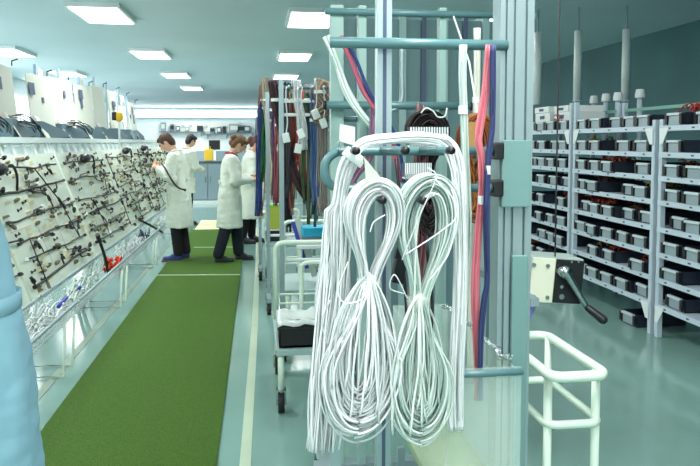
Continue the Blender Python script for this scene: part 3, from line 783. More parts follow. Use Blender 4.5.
# rack base
bs = MB(); bs.box((xc-.25, RY+.04, .14), (.9, .05, .05)); bs.box((px1-.03, RY+.04, .14), (.05,.5,.05)); bs.box((xl-.02, RY+.04, .14), (.05,.5,.05)); bs.build('base_frame', M_alu, t)
for x in (px1-.02, xl-.02):
    for y in (-.22, .22): caster(t, (x, RY+.04+y, 0), .05)
# upright to the bar joint on the hairpin side
MB().box((xl-.02, RY+.04, .6), (.03,.03,.9)).build('upright', M_alu, t)

# the hanks: long loops of white wire tied at the waist
def hank(cx, cy, ztop, ztie, zbot, wo, wi, wlo, lean, n, r, seed, xt=0, xb=0, open_low=.3):
    """long loop of wire pinched at the tie: an upper eye and a lower, fuller one"""
    rn = random.Random(seed); mb = MB(); N = 30
    for k in range(n):
        f = rn.random()**.85; u = wi+(wo-wi)*f; fl = open_low+(1-open_low)*rn.random(); ul = wlo*fl; dy = rn.uniform(-.03, .04)
        zt = ztop - (1-f)*(wo-wi)*1.1; zb = zbot + (1-fl)*.14 + rn.random()*.05
        ph = rn.random()*90; tw = rn.uniform(-.012, .012); tie = .02*rn.uniform(.1, 1); am = rn.uniform(.3, 1.2)
        def side(s, i):
            z = zb + (zt-zb)*(.5-.5*math.cos(PI*i/N))
            if z > ztie:
                v = (z-ztie)/(zt-ztie); e = min(1, v/.68); sm = e*e*(3-2*e)
                wd = tie+(u-tie)*sm
                if v > .68: wd = u*math.sqrt(max(0, 1-((v-.68)/.32)**2))
                x = cx + xt*v
            else:
                v = (ztie-z)/(ztie-zb); e = min(1, v/.6); sm = e*e*(3-2*e)
                wd = tie+(ul-tie)*sm
                if v > .6: wd = ul*math.sqrt(max(0, 1-((v-.6)/.4)**2))
                x = cx + xb*v
            g = .008*min(1, abs(z-ztie)*5)*am
            nx = noise.noise(V((ph, z*2.2, s*3)))*g*2; ny = noise.noise(V((ph, z*2.2, 7+s)))*g*2
            return V((x + s*wd + nx + lean*(z-ztie), cy + dy*min(1, .3+abs(z-ztie)*5) + ny + s*tw, z))
        mb.tube([side(-1, i) for i in range(N+1)] + [side(1, i) for i in range(N-1, -1, -1)], r, 5)
    return mb
zA = at(377, 178, 1.70).z
def tails(cx, cy, ztie, x0, x1, zb, n, r, seed):
    rn = random.Random(seed); mb = MB()
    for k in range(n):
        e = rn.uniform(x0, x1); z1 = zb+rn.random()*.09; dy = rn.uniform(-.04, .04); ph = rn.random()*60; b = rn.uniform(-.02, .02); pts = []
        for i in range(17):
            f = i/16; q = f**.8; z = ztie+.03+(z1-ztie-.03)*f
            pts.append(V((cx + rn.uniform(-.0005,.0005) + e*q*(2-q) + b*math.sin(f*PI) + .008*noise.noise(V((ph, f*4, 0)))*f, cy-.004+dy*min(1, f*2+.2) + .012*noise.noise(V((ph, f*4, 5)))*f, z)))
        mb.tube(pts, r, 5)
    return mb
def xw(px): return at(px, 240, 1.70).x
M_tape = mat('tape_clear', (216, 226, 214), .3, alpha=.6)
hA = thing('cable_hank', 'white cable hank tied in a figure eight in front of the grey upright', 'cable hank', (0,0,0), 0, 'white cable hanks')
zt_ = at(377, 178, 1.70).z; zti = at(367, 284, 1.70).z; zb_ = at(360, 440, 1.70).z
hank(xw(369), 1.70, zt_, zti, zb_, (xw(406)-xw(349))/2, .032, .098, 0, 84, .003, 5, xt=xw(378)-xw(369), xb=-.03).build('wires', M_wwire, hA, True)
tails(xw(368), 1.69, zti, -.105, .075, zb_+.06, 40, .0029, 15).build('wire_tails', M_wwire, hA, True)
MB().tube([(xw(369)+.004, 1.705, zti-.016), (xw(369)+.0, 1.705, zti+.016)], [.031,.03], 12).build('tie', M_tape, hA, True)
hB = thing('cable_hank', 'greenish white cable hank with a wide loop, hanging beside the long cable strand', 'cable hank', (0,0,0), 0, 'white cable hanks')
zt_ = at(424, 174, 1.70).z; zti = at(419, 303, 1.70).z; zb_ = at(420, 450, 1.70).z
hank(xw(419), 1.70, zt_, zti, zb_, (xw(460)-xw(399))/2, .03, .085, 0, 84, .0029, 6, xt=xw(430)-xw(419), xb=.004).build('wires', M_wwire2, hB, True)
tails(xw(419), 1.69, zti, -.075, .06, zb_+.06, 30, .0028, 16).build('wire_tails', M_wwire2, hB, True)
MB().tube([(xw(419)+.002, 1.705, zti-.018), (xw(419), 1.705, zti+.018)], [.03,.031], 12).build('tie', M_tape, hB, True)
# long strand draped over the three arms
dC = thing('cable_strand', 'long white cable strand draped across the tops of the three rack arms, both ends hanging', 'cable strand')
pth = [at(322, 450, 1.745), at(326, 379, 1.745), at(332, 310, 1.745), at(336, 250, 1.745), at(339, 205, 1.745), at(345, 172, 1.75), at(355, 152, 1.755), at(368, 142, 1.76), at(400, 138, 1.76), at(430, 138, 1.76), at(446, 143, 1.76), at(455, 158, 1.755), at(459, 190, 1.755), at(461, 260, 1.76), at(459, 330, 1.76), at(456, 400, 1.76), at(456, 430, 1.76)]
strands(pth, .062, 70, .0027, .22, 3, depth=.5, prof=lambda f: 1.3-1.1*f if f < .25 else (.55 if f < .35 else .36 if f < .6 else .55)).build('wires', M_wwire, dC, True)
MB().tube([at(357,153,1.72), at(351,161,1.72)], [.028,.03], 10).build('tie', M_whitepl, dC, True)
# loose single white wires that curl out of the hanks
mb = MB()
for pts in (((402,260),(420,215),(436,178),(428,168)), ((348,262),(338,290),(345,303),(362,299),(368,283)), ((405,255),(440,232),(457,215),(452,190)), ((408,300),(395,275),(390,288),(404,294)), ((385,215),(374,222),(370,232)), ((330,300),(322,322),(328,345)), ((436,180),(455,205),(450,250),(430,280))):
    mb.tube(spline([at(x, y, 1.64) for x, y in pts], 7), .0018, 5)
tag(mb.build('loose_wire', M_wwire, None, True), 'few loose white wires curling out in front of the two white hanks', 'loose wires')['kind'] = 'stuff'

# vertical strands by the pillar
def strand_thing(name, label, pts, Y, wpx, n, r, m, cat='cable strand', jit=.2, seed=0, endvar=0, tie=None, group=None):
    t = thing(name, label, cat, (0,0,0), 0, group)
    strands([at(x, y, Y + (d[0] if d else 0)) for x, y, *d in pts], wpx*Y/700, n, r, jit, seed, endvar=endvar).build('wires', m, t, True)
    if tie:
        a = at(*tie, Y); MB().tube([a+V((0,0,-.012)), a+V((0,0,.012))], wpx*Y/700*.55, 10).build('tie', M_whitepl, t)
    return t
ty = 45
strand_thing('cable_strand', 'pale green white cable strand hanging straight from the top bar beside the brown coil', ((462,ty),(462,88),(464,150),(466,220),(462,300),(458,370),(457,420)), 1.95, 9, 26, .0035, M_wwire2, jit=.15, seed=31, tie=(463,110))
strand_thing('cable_strand', 'pink cable strand hanging from the top bar in front of the brown coil', ((489,ty),(486,88),(480,125),(479,142),(482,162),(482,190),(478,234),(475,285),(476,328),(478,371),(478,400)), 1.87, 6.5, 22, .0032, mat('wire_pink', (226, 130, 140), .5, island=.3, rgb2=(176, 66, 92)), seed=32, tie=(481,200))
strand_thing('cable_strand', 'navy blue cable strand hanging from the top bar close to the aluminium pillar', ((493,ty),(493,88),(492,125),(489,150),(487,185),(486,223),(487,279),(484,300),(481,328),(480,371),(480,400)), 1.84, 5, 18, .0032, mat('wire_navy2', (50, 60, 112), .5, island=.4, rgb2=(26, 32, 70)), seed=33, tie=(488,170))
strand_thing('cable_ribbon', 'cream cable ribbon hanging between the pale strand and the pink strand', ((477,28),(477,88),(475,150),(474,208),(472,279),(471,330),(471,370)), 2.75, 7, 14, .0055, mat('wire_cream', (224, 226, 212), .5, island=.2), seed=34, tie=(476,100))
strand_thing('cable_strand', 'thin lilac cable strand hanging at the back near the aluminium pillar', ((499,ty),(499,100),(497,150),(496,190),(497,240),(492,330),(490,390)), 2.06, 4, 10, .003, mat('wire_lilac', (190, 186, 204), .5, island=.3), seed=35)

# tag cards clipped on the rail
for k, (poly, lab) in enumerate(((((340,124),(355,127),(355,146),(339,141)), 'white blank tag card clipped on the bend of the teal rail'), (((364,157),(381,178),(366,183)), 'white pointed tag card hanging over the first white hank'))):
    Yk = 1.8 if k == 0 else 1.67
    ps = [at(x, y, Yk) for x, y in poly]; nrm = V((.0,-.003,0)); n = len(ps)
    t = thing('tag_card', lab, 'tag card')
    MB().add(ps+[q+nrm for q in ps], [tuple(range(n)), tuple(reversed(range(n, 2*n)))]+[(i,(i+1) % n,n+(i+1) % n,n+i) for i in range(n)]).build('card', M_paper, t)
    a = ps[3 if k == 0 else 0]
    MB().tube(spline([a, a+V((-.0,0,-.012)), a+V((.014,0,-.03)), a+V((.04,0,-.04))], 5), .002, 5).build('hook', M_steel, t, True)

# ------------------------------------------------------------------ second rack behind: bar, duct comb, dark hank, brown coil
Y2 = 2.95
t = thing('cable_rack', 'teal crossbar rack with black end caps behind the white cable hanks', 'cable rack', (0,0,0))
l, r_ = at(326, 105, Y2), at(470, 103, Y2)
MB().tube([(l.x, Y2, l.z), (r_.x, Y2, l.z)], .017, 12).build('crossbar', M_teel, t, True)
for x, s in ((l.x, -1), (r_.x, 1)): MB().tube([(x, Y2, l.z), (x+s*.014, Y2, l.z)], .0195, 12).build('end_cap', M_black, t, True)
zt2 = 2.13
MB().tube([(l.x, Y2+.03, zt2), (at(503, 60, Y2).x, Y2+.03, zt2)], .015, 12).build('top_bar', M_teel, t, True)
l2, r2 = at(343, 119, Y2+.1), at(368, 119, Y2+.1)
MB().tube([(l2.x, Y2+.1, l2.z), (r2.x, Y2+.1, l2.z)], .012, 10).build('short_bar', M_teel, t, True)
for px, wpx in ((337, 13), (362, 8), (441, 7)):
    a = at(px-wpx/2, 200, Y2+.05); b = at(px+wpx/2, 200, Y2+.05)
    MB().box(((a.x+b.x)/2, Y2+.06, 1.08), (b.x-a.x, .05, 2.16), bev=.004).build('upright', mat('upright_palegreen', (142, 174, 168), .4), t)
zb2 = .1
MB().box(((l.x+r_.x)/2, Y2+.06, .13), (r_.x-l.x+.1, .06, .06)).build('base_frame', M_alu, t)
for x in (l.x, r_.x):
    MB().box((x, Y2+.06, .13), (.05, .6, .05)).build('base_frame', M_alu, t)
    for y in (-.26, .26): caster(t, (x, Y2+.06+y, 0), .045)
hk = MB(); o = at(402, 88, Y2)
hk.tube(spline([at(402,45,Y2), at(402,80,Y2), at(402,98,Y2), at(397,108,Y2), at(388,110,Y2), at(384,106,Y2)], 6), .01, 8)
tag(hk.build('hook_tube', M_alu, None, True), 'grey hook shaped tube bending round the teal crossbar', 'hook')
# slotted wiring duct
for k, (xa, xb, ya, yb, Yk, lab) in enumerate(((410, 449, 127, 146, 2.5, 'white slotted wiring duct under the dark wire arch'), (405, 432, 163, 178, 2.5, 'second white slotted wiring duct, lower, above the greenish hank'))):
    t = thing('wiring_duct', lab, 'wiring duct')
    a, b = at(xa, ya, Yk), at(xb, yb, Yk); d = .05
    MB().box(((a.x+b.x)/2, Yk+d/2, b.z), (b.x-a.x, d, .006)).build('floor_strip', M_white, t)
    n = 15; step = (b.x-a.x)/n
    m = MB()
    for q in range(n): m.box((a.x+step*(q+.4), Yk, (a.z+b.z)/2), (step*.55, .004, a.z-b.z))
    m.box(((a.x+b.x)/2, Yk, b.z+.008), (b.x-a.x, .004, .016)); m.build('front_fingers', M_white, t)
    MB().box(((a.x+b.x)/2, Yk+d, (a.z+b.z)/2), (b.x-a.x, .004, a.z-b.z)).build('back_strip', mat('duct_back', (70, 78, 96), .6), t)
    MB().box(((a.x+b.x)/2, Yk+.03+d, b.z-.002), (.02,.06,.02)).build('bracket', M_steel, t)
M_dark = mat('wire_darkbrown', (44, 24, 26), .5, island=.5, rgb2=(18, 14, 18))
hD = thing('cable_hank', 'dark brown cable hank arching above the white slotted duct', 'cable hank')
x0 = at(429, 150, 2.6).x
hank(x0, 2.62, at(429, 110, 2.6).z, at(429, 172, 2.6).z, at(429, 240, 2.6).z, .078, .012, .05, 0, 80, .0038, 12).build('wires', M_dark, hD, True)
MB().tube(spline([at(421,113,2.53), at(426,108,2.52), at(433,111,2.52), at(438,117,2.52), at(445,116,2.52), at(447,108,2.52)], 6), .003, 5).build('tie', M_whitepl, hD, True)
hE = thing('cable_hank', 'rust brown cable coil with a kraft tag hanging beside the pillar', 'cable hank')
x0 = at(479, 150, 2.6).x
M_rust = mat('wire_rust', (184, 110, 44), .5, island=.5, rgb2=(112, 60, 34))
hank(x0, 2.62, at(480, 113, 2.62).z, at(480, 205, 2.62).z, at(480, 225, 2.62).z, .074, .03, .035, 0, 90, .0034, 13).build('wires', M_rust, hE, True)
MB().tube([(x0, 2.62, at(480, 116, 2.62).z), (x0+.004, 2.75, 1.9), (x0, Y2+.03, zt2)], .004, 6).build('hanger_cord', M_whitepl, hE)
m = MB(); q0, q1 = at(467, 122, 2.55), at(482, 148, 2.55)
m.box(((q0.x+q1.x)/2, 2.55, (q0.z+q1.z)/2), (q1.x-q0.x, .003, q0.z-q1.z), (0,.05,0)); m.build('kraft_tag', M_card, hE)
mb = MB(); tangle(mb, (at(474,165,2.6).x, 2.6, at(474,188,2.6).z), .035, .03, .1, 60, .003, 77)
mb.build('loose_coil', M_rust, hE, True)
strand_thing('cable_strand', 'brownish pink cable strand seen through the loop of the greenish hank', ((421,106,.3),(421,150),(420,180),(421,220),(418,262),(414,300),(412,340)), 2.62, 14, 30, .0035, mat('wire_brownpink', (176, 120, 122), .5, island=.5, rgb2=(74, 40, 48)), seed=36)
strand_thing('cable_strand', 'mauve cable strand sloping behind the first white hank', ((376,106,.3),(374,140),(366,158),(354,175),(345,195),(343,235),(346,280)), 2.62, 13, 26, .003, mat('wire_mauve', (160, 110, 140), .5, island=.5, rgb2=(80, 60, 84)), seed=37)
strand_thing('cable_strand', 'pink cable strand sloping down across the teal crossbar', ((340,36),(351,60),(362,88),(372,104),(382,120),(391,138),(396,160),(400,185)), 2.86, 4.5, 12, .004, mat('wire_pink2', (208, 104, 130), .5, island=.3), seed=38)
strand_thing('cable_strand', 'blue cable strand sloping down across the teal crossbar beside the pink one', ((344,36),(356,60),(367,88),(377,104),(387,120),(396,138),(401,160),(404,185)), 2.85, 4.5, 12, .004, mat('wire_blue2', (44, 64, 130), .5, island=.3), seed=48)
strand_thing('cable_strand', 'pale mint cable strand sloping down to the bend of the teal rail', ((326,36),(336,60),(346,88),(357,108),(368,122),(380,134)), 2.8, 7, 14, .0045, M_wwire2, seed=39)
for k, (px, py, Y, lab) in enumerate(((399, 270, 1.84, 'black connector block hanging between the two white hanks'), (404, 360, 1.8, 'black connector block low down behind the greenish hank'), (430, 356, 1.8, 'black plug low down under the loop of the greenish hank'))):
    o = at(px, py, Y)
    t = thing('connector_block', lab, 'connector', (o.x, Y, o.z))
    MB().box((0,0,0), (.032,.03,.07), (0,.2,0), bev=.004).build('housing', M_black, t); MB().box((0,0,.045), (.02,.02,.03), (0,.2,0)).build('neck', M_rubber, t)
    MB().tube(spline([(0,0,.05), (.01,.02,.14), (0,.05,.3)], 5), .005, 5).build('lead', M_bwire, t, True)

# ribbed screen behind the racks
t = thing('screen_panel', 'grey green ribbed partition screen standing behind the cable racks', 'screen', (0,0,0))
a, b = at(338, 150, 4.5), at(503, 150, 4.5)
m = MB(); m.box(((a.x+b.x)/2, 4.5, 1.22), (b.x-a.x, .02, 2.3)); m.build('panel', mat('screen_greygreen', (104, 136, 140), .5, var=.1, vscale=2), t)
for k in range(9):
    x = a.x+(b.x-a.x)*k/8
    MB().box((x, 4.475, 1.22), (.045 if k % 2 else .03, .03, 2.36)).build('rib', mat('rib_pale', (150, 178, 178), .4) if k % 2 else M_aludark, t)
MB().box(((a.x+b.x)/2, 4.5, .03), (b.x-a.x, .3, .06)).build('foot', M_alu, t)

# ------------------------------------------------------------------ clear lined tray under the strands
t = thing('lined_tray', 'clear film lined tray with foil edges at the foot of the aluminium pillar', 'tray', (0,0,0))
zr = .965; ya, yb = 1.80, 2.56; xa, xb = .505, .715
m = MB(); m.box(((xa+xb)/2, ya+.01, zr-.2), (xb-xa, .004, .4)); m.box((xa, (ya+yb)/2, zr-.2), (.004, yb-ya, .4)); m.box((xb-.02, (ya+yb)/2, zr-.2), (.004, yb-ya, .4)); m.box(((xa+xb)/2, yb, zr-.2), (xb-xa, .004, .4))
m.build('film_lining', M_clear, t)
m = MB()
rn = random.Random(2); pts = []
for k in range(15): pts.append(V((xb-.02+rn.uniform(-.008,.008), ya+.06+(yb-ya-.08)*k/14, zr+rn.uniform(-.006,.012))))
m.tube(pts, .009, 6); m.build('foil_edge', M_foil, t)
MB().tube([(xa-.03, ya, zr-.012), (xb+.0, ya, zr-.012)], .0095, 10).build('front_bar', M_teel, t, True)
MB().box(((xa+xb)/2, (ya+yb)/2, zr-.41), (xb-xa, yb-ya, .02)).build('tray_floor', mat('tray_olive', (150, 168, 120), .6), t)
for x in (xa+.02, xb-.04):
    for y in (ya+.05, yb-.05): MB().box((x, y, .22), (.025,.025,.44)).build('leg', M_alu, t)

# ------------------------------------------------------------------ white tube handled cart by the pillar
t = thing('tube_cart', 'white tube cart with a rounded loop handle beside the aluminium pillar', 'cart', (0,0,0))
zH = .93
def rloop(x0, x1, y0, y1, z, r, tube_r):
    pts = []
    for cx, cy, a0 in ((x1-r, y0+r, -PI/2), (x1-r, y1-r, 0), (x0+r, y1-r, PI/2), (x0+r, y0+r, PI)):
        for k in range(7): pts.append((cx+r*math.cos(a0+k*PI/12), cy+r*math.sin(a0+k*PI/12), z))
    return MB().tube(pts, tube_r, 12, closed=True)
hX0 = at(552, 376, 1.97).x; hX1 = at(604, 373, 1.99).x
hz = at(604, 373, 1.99).z
rloop(hX0, hX1+.0, 1.97, 2.42, hz, .04, .0165).build('loop_handle', M_tube, t, True)
rloop(hX0, hX1, 2.0, 2.4, hz-.16, .04, .013).build('loop_handle', M_tube, t, True)
MB().box(((hX0+hX1)/2, 2.2, .2), (.22,.5,.03), bev=.01).build('deck', M_tube, t)
for (x, y) in ((hX0+.01, 2.38), (hX1-.01, 2.38), (hX0+.01, 2.02), (hX1-.01, 2.02)): MB().tube([(x, y, .2), (x, y, hz)], .0135, 10).build('post', M_tube, t, True)
for (x, y) in ((hX0+.02, 2.02), (hX1-.02, 2.02), (hX0+.02, 2.38), (hX1-.02, 2.38)): caster(t, (x, y, 0), .06)

# ------------------------------------------------------------------ crank gearbox
Yg = 2.75
t = thing('crank_box', 'cream and black gearbox with a steel crank handle hanging beside the aluminium pillar', 'gearbox', (0,0,0))
A = at(527, 258, Yg); B_ = at(556, 262, Yg-.02); zt, zb = at(545, 258, Yg).z, at(545, 304, Yg).z
bx0, bx1 = at(527.5, 270, Yg).x, at(583, 270, Yg).x; xm = at(555, 270, Yg).x; hh = zt-zb
rot = (0, math.radians(5), 0)
zc = (zt+zb)/2
MB().box(((bx0+bx1)/2, Yg+.09, zc), (bx1-bx0, .16, hh), rot, bev=.004).build('case', mat('case_grey', (168, 184, 178), .5), t)
MB().box(((bx0+xm)/2+.006, Yg+.004, zc+.004), (xm-bx0-.02, .012, hh*.96), rot, bev=.003).build('bolted_plate', mat('plate_cream', (224, 226, 204), .5), t)
MB().box(((xm+bx1)/2, Yg+.004, zc-.006), (bx1-xm-.004, .014, hh*.94), rot, bev=.002).build('black_face', M_black, t)
for dx in (.022, .082):
    for dz in (-.4, .4):
        MB().tube([(bx0+.004+dx, Yg-.008, zc+dz*hh*.86-(dx-.06)*.08), (bx0+.004+dx, Yg+.0, zc+dz*hh*.86-(dx-.06)*.08)], .0085, 10).build('bolt', M_steel, t)
c0 = at(565, 272, Yg-.03); c1 = at(590, 309, Yg-.06); c2 = at(600, 318, Yg-.06)
cr = MB(); cr.tube([(c0.x, Yg-.045, c0.z), (c0.x, Yg+.01, c0.z)], .026, 14)
ar = MB().cap((c0.x, Yg-.035, c0.z), .017, (c1.x, Yg-.035, c1.z), .012).build('crank_arm', M_steel, t, True)
cr.build('crank_hub', M_steel, ar, True)
MB().cap((c1.x+.0, Yg-.045, c1.z), .015, (c2.x, Yg-.085, c2.z), .019).build('crank_knob', M_black, ar, True)
for (px, py, rr_) in ((562, 297, .012), (562, 287, .008), (572, 262, .005), (579, 262, .005)):
    q = at(px, py, Yg-.01); MB().tube([(q.x, Yg-.008, q.z), (q.x, Yg+.002, q.z)], rr_, 10).build('bolt', M_steel, t)
q0, q1 = at(536, 300, Yg+.05), at(524, 326, Yg+.05)
MB().tube([q0, q1], .012, 8).build('strut', mat('strut_blue', (120, 130, 200), .4), t)
MB().box(((px1+bx0)/2, Yg-.15, zc+.02), (.03, .6, .03)).build('mount_arm', M_alu, t)
MB().tube([at(555, 262, Yg+.03), V((at(555, 262, Yg+.03).x, Yg+.03, H))], .0035, 5).build('suspension_cord', M_black, t)

# ------------------------------------------------------------------ trolleys left of the hanks
def trolley(label, x0, x1, y0, y1, zd, zh, handle=True):
    t = thing('trolley', label, 'trolley', (0,0,0))
    MB().box(((x0+x1)/2, (y0+y1)/2, zd-.02), (x1-x0, y1-y0, .04), bev=.008).build('deck', mat('deck_greygreen', (160, 186, 184), .4), t)
    for x in (x0+.03, x1-.03):
        for y in (y0+.03, y1-.03):
            MB().tube([(x, y, .1), (x, y, zd)], .019, 10).build('post', M_tube, t, True); caster(t, (x, y, 0), .062)
    r = .05; xa, xb = x0+.02, x1-.02; y = y1-.03
    pts = [(xa, y, zd)] + [(xa+r-r*math.cos(k*PI/12), y, zh-r+r*math.sin(k*PI/12)) for k in range(7)] + [(xb-r+r*math.sin(k*PI/12), y, zh-r+r*math.cos(k*PI/12)) for k in range(7)] + [(xb, y, zd)]
    MB().tube(pts, .017, 10).build('push_handle', M_tube, t, True)
    for f in (.2, .32): MB().tube([(xa, y, zd+(zh-zd)*f), (xb, y, zd+(zh-zd)*f)], .007, 8).build('handle_rung', M_tube, t, True)
    return t
tA = trolley('white tube trolley with a black crate on its deck nearest the white hanks', .1, .55, 4.0, 4.75, .38, .9)
trolley('white tube trolley standing behind the trolley with the black crate', .2, .62, 5.3, 6.0, .45, .9)
trolley('white tube trolley with black bins below the hanging colored wires', .08, .5, 7.3, 8.1, .52, .8)
MB().tube(spline([(.28, 4.5, .38), (.28, 4.5, .74), (.29, 4.5, .785), (.33, 4.5, .80), (.42, 4.5, .80), (.5, 4.5, .8), (.53, 4.5, .77), (.53, 4.5, .38)], 4), .014, 10).build('inner_handle', M_tube, tA, True)
t = thing('crate', 'black crate on the trolley deck, under a crumpled clear bag', 'crate', (.33, 4.18, .381))
m = MB(); m.box((0,0,.006), (.42,.3,.012)); m.box((0,-.146,.055), (.42,.008,.11)); m.box((0,.146,.055), (.42,.008,.11)); m.box((-.206,0,.055), (.008,.3,.11)); m.box((.206,0,.055), (.008,.3,.11))
m.build('body', M_black, t); MB().box((0,-.0,.112), (.44,.32,.008), bev=.003).build('rim', M_rubber, t)
m = MB(); rn = random.Random(9); nx, ny = 14, 8; vs = []
for j in range(ny+1):
    for i in range(nx+1):
        vs.append((-.22+.44*i/nx, -.17+.4*j/ny, .125+.05*abs(noise.noise(V((i*.7, j*.9, 3))))+.02*math.sin(j*1.3)))
m.add(vs, [(j*(nx+1)+i, j*(nx+1)+i+1, (j+1)*(nx+1)+i+1, (j+1)*(nx+1)+i) for j in range(ny) for i in range(nx)])
o = m.build('film_bag', mat('film_white', (226, 236, 232), .12, alpha=.7), None, True); o.location = (.33, 4.2, .38)
so = o.modifiers.new('s', 'SOLIDIFY'); so.thickness = .003
tag(o, 'crumpled clear plastic bag spread over the black crate', 'plastic bag')
o = at(318, 259, 5.0)
t = thing('storage_box', 'cyan lidded box standing on a white tray behind the white strand', 'box', (o.x+.05, 5.5, .79))
MB().box((0,0,.03), (.26,.2,.06), bev=.008).build('body', M_greyblue, t); MB().box((0,0,.09), (.27,.21,.07), bev=.01).build('lid', M_cyan, t)
t = thing('side_shelf', 'white tray stand under the cyan lidded box', 'stand', (o.x+.05, 5.5, .45))
MB().box((0,0,.32), (.36,.3,.03), bev=.006).build('tray', M_white, t)
for sx in (-.15,.15):
    for sy in (-.12,.12): MB().tube([(sx,sy,.0), (sx,sy,.32)], .012, 8).build('leg', M_tube, t)

# ------------------------------------------------------------------ colored cable racks down the aisle
for k, (Y, x0, x1) in enumerate(((5.2, .18, .62), (6.6, .1, .66), (8.2, .03, .66), (9.9, .04, .66))):
    t = thing('cable_rack', 'pale frame rack hung with colored wires, %s along the aisle from the white hanks' % ORD[k], 'cable rack', (0,Y,0), 0, 'colored wire racks')
    for x in (x0, x1):
        MB().box((x, 0, 1.02), (.035,.035,2.04)).build('upright', M_alu, t)
        MB().box((x, 0, .13), (.04,.5,.04)).build('base_frame', M_alu, t)
        for y in (-.22,.22): caster(t, (x, y, 0), .05)
    for z in (1.98, 1.88, 1.78, .7): MB().tube([(x0, 0, z), (x1, 0, z)], .013, 8).build('crossbar', M_teel if z > 1.9 else M_white, t, True)
    for q in range(5): MB().tube([(x0+.05+q*(x1-x0-.1)/4, 0, 1.98), (x0+.05+q*(x1-x0-.1)/4, -.14, 1.98)], .008, 8).build('peg', M_white, t, True)
def wm(name, c1, c2): return mat(name, c1, .5, island=.4, rgb2=c2)
top = 60
fb = [
 ('blue', ((265,84),(264,100),(261,115),(260,150),(259,180),(258.5,216)), 8.1, 5, wm('w_blue', (64,92,160), (34,50,110)), 'beside the woman with the ponytail'),
 ('green', ((268,84),(268,108),(267,130),(266,155),(263,182)), 8.0, 9, wm('w_green', (30,120,54), (14,70,36)), 'beside the woman with the ponytail'),
 ('salmon', ((263,86),(262,130),(261,165),(259.5,190),(259,216)), 8.15, 6, wm('w_salmon', (206,140,116), (150,96,88)), 'under the green strand'),
 ('cream', ((265,78),(267,100),(271,125),(271,160),(268,200)), 7.9, 7, wm('w_cream', (214,206,186), (146,128,112)), 'beside the green strand'),
 ('mauve', ((275,80),(274,110),(275,140),(277,175),(275,200)), 6.6, 7, wm('w_mauve', (126,92,136), (84,60,110)), 'behind the thick maroon strand'),
 ('rose', ((280,90),(279,125),(278,155),(277,185),(276,206)), 6.5, 6, wm('w_rose', (190,110,110), (120,60,70)), 'beside the mauve strand'),
 ('thick maroon', ((273,80),(276,100),(280,118),(285,140),(291,162),(299,183),(311,202)), 5.3, 8, wm('w_maroon', (78,42,44), (40,24,30)), 'slanting down toward the white strand'),
 ('olive', ((294,86),(293,120),(292,150),(291,180),(290,208)), 6.4, 7, wm('w_olive', (126,120,92), (80,84,70)), 'behind the thick maroon strand'),
 ('red', ((299,90),(299,120),(299,145),(301,165),(303,182)), 6.4, 7, wm('w_red', (190,70,66), (130,40,46)), 'next to the olive strand'),
 ('black', ((288,84,.4),(287,150),(288,175),(286,200),(287,232)), 6.2, 8, wm('w_black', (36,36,52), (18,18,26)), 'low down under the maroon strand'),
 ('steel blue', ((315,84),(314,120),(314,155),(314,180),(317,205)), 5.2, 7, wm('w_steel', (86,116,160), (52,76,130)), 'next to the tan tangle'),
 ('beige', ((322,84),(321,120),(321,155),(321,190),(323,216)), 5.2, 8, wm('w_beige', (182,172,164), (130,112,112)), 'beside the steel blue strand'),
 ('white', ((296,80),(297,100),(301,120),(305,150)), 5.2, 6, M_wwire, 'in front of the red strand'),
 ('grey brown', ((308,84),(307,120),(307,150),(308,175)), 6.55, 6, wm('w_gb', (150,136,130), (96,90,92)), 'between the red and steel blue strands'),
 ('tan', ((324,80),(320,92),(326,104),(318,114),(325,124)), 5.15, 10, wm('w_tan', (198,176,150), (140,112,92)), 'tangled at the top of the nearest rack'),
 ('pale', ((331,84),(330,130),(329,180),(330,232)), 5.2, 5, wm('w_pale', (206,206,196), (170,168,160)), 'close behind the long white strand'),
 ('lavender', ((284,84),(284,110),(283,130),(280,160),(281,190)), 6.6, 5, wm('w_lav', (170,160,190), (110,100,140)), 'between the rose and olive strands'),
]
for k, (cn, pts, Y, wpx, m, where) in enumerate(fb):
    strand_thing('cable_strand', '%s wire strand hanging %s' % (cn, where), pts, Y, wpx+1.5, 34, .005, m, jit=.35, seed=100+k, endvar=.12, tie=pts[1])
rk = random.Random(5)
dull = [('dark grey', (70,74,84)), ('plum', (110,70,96)), ('ivory', (226,222,204)), ('brick', (150,76,62)), ('moss', (86,110,70)), ('slate blue', (84,100,140)), ('sand', (188,166,134)), ('teal', (58,120,124))]
for k in range(16):
    cn, c = dull[k % 8]; Y = (5.25, 6.65, 8.25, 5.3)[k % 4]
    lo, hi = {5.25: (286, 332), 6.65: (268, 318), 8.25: (262, 300), 5.3: (290, 330)}[Y]
    x = lo+(hi-lo)*((k*.37) % 1); yb = rk.uniform(165, 228); d = rk.uniform(-5, 5)
    rackn = {5.25: 'first', 6.65: 'second', 8.25: 'third', 5.3: 'first'}[Y]
    strand_thing('cable_strand', 'thin %s wire strand on the %s colored wire rack%s' % (cn, rackn, '' if k < 8 else ', the shorter of its color'),
                 ((x, 92), (x+d*.3, 120), (x+d, yb-40), (x+d*.6, yb)), Y, 4.5, 14, .0055, wm('thin_'+cn.replace(' ', '_'), c, tuple(int(q*.55) for q in c)), jit=.4, seed=300+k, endvar=.25, tie=(x, 100))
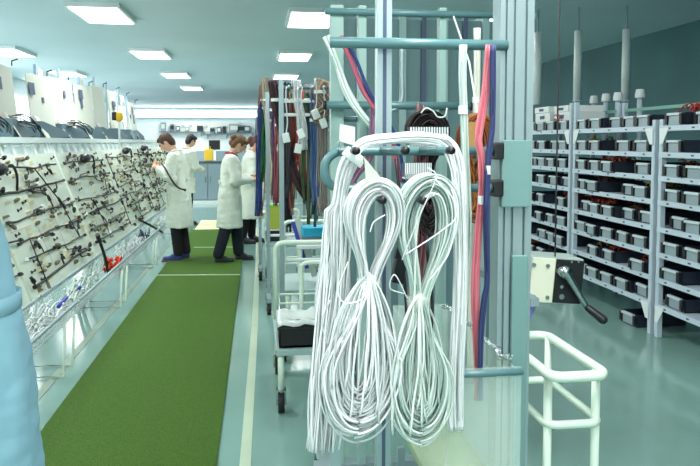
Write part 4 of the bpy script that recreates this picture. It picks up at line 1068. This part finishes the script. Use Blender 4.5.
for k in range(10):
    Y = (5.1, 6.5)[k % 2]; x = rk.uniform(286, 328) if Y < 6 else rk.uniform(272, 312); o = at(x, rk.uniform(112, 150), Y)
    t = thing('plug_housing', 'small white plug hanging among the colored wires, %s one along the aisle' % ORD[k], 'plug', o, rk.uniform(-.5,.5), 'white plugs among the colored wires')
    MB().box((0,0,0), (.05,.03,.07), (0,rk.uniform(-.5,.5),0), bev=.006).build('housing', M_whitepl, t); MB().tube(spline([(0,0,.03), (.01,0,.12), (0,.0,.26), (0,.02,1.98-o.z)], 4), .005, 5).build('lead', M_wwire, t, True)
# bits on the racks and trolleys
def boxy(name, label, cat, px, py, Y, dims, m1, m2, z=None, capname='lid'):
    o = at(px, py, Y)
    t = thing(name, label, cat, (o.x, Y, o.z if z is None else z))
    MB().box((0,0,dims[2]/2), dims, bev=.008).build('body', m1, t); MB().box((0,0,dims[2]), (dims[0]*1.04,dims[1]*1.04,.014), bev=.004).build(capname, m2, t)
boxy('parts_bin', 'black parts bin with a white rim on the far trolley deck', 'bin', 274, 232, 7.6, (.18,.26,.12), M_black, M_white, .521, 'rim')
boxy('parts_bin', 'yellow green parts bin standing on top of the black bin', 'bin', 274, 215, 7.6, (.15,.2,.24), mat('limeyellow', (176, 190, 70), .5), mat('lime', (120, 196, 40), .5), .65, 'rim')
t = thing('folded_sheet', 'folded white sheet with a blue edge standing on the trolley behind the crate', 'paper', (at(306,218,5.6).x, 5.6, .451))
MB().box((0,0,.28), (.05,.012,.5), (0,-.3,.2)).build('sheet', M_paper, t); MB().box((-.05,-.01,.3), (.03,.012,.4), (0,-.3,.2)).build('edge', mat('edge_blue', (70, 74, 170), .5), t)
boxy('tool_case', 'white flat case lying on the far trolley rail below the black strand', 'case', 268, 236, 8.3, (.28,.3,.05), M_whitepl, M_cream, .70)

# ------------------------------------------------------------------ view
scn.view_settings.view_transform = 'Standard'; scn.view_settings.look = 'None'; scn.view_settings.gamma = 1
scn.view_settings.exposure = 0.42
scn.view_settings.use_curve_mapping = False
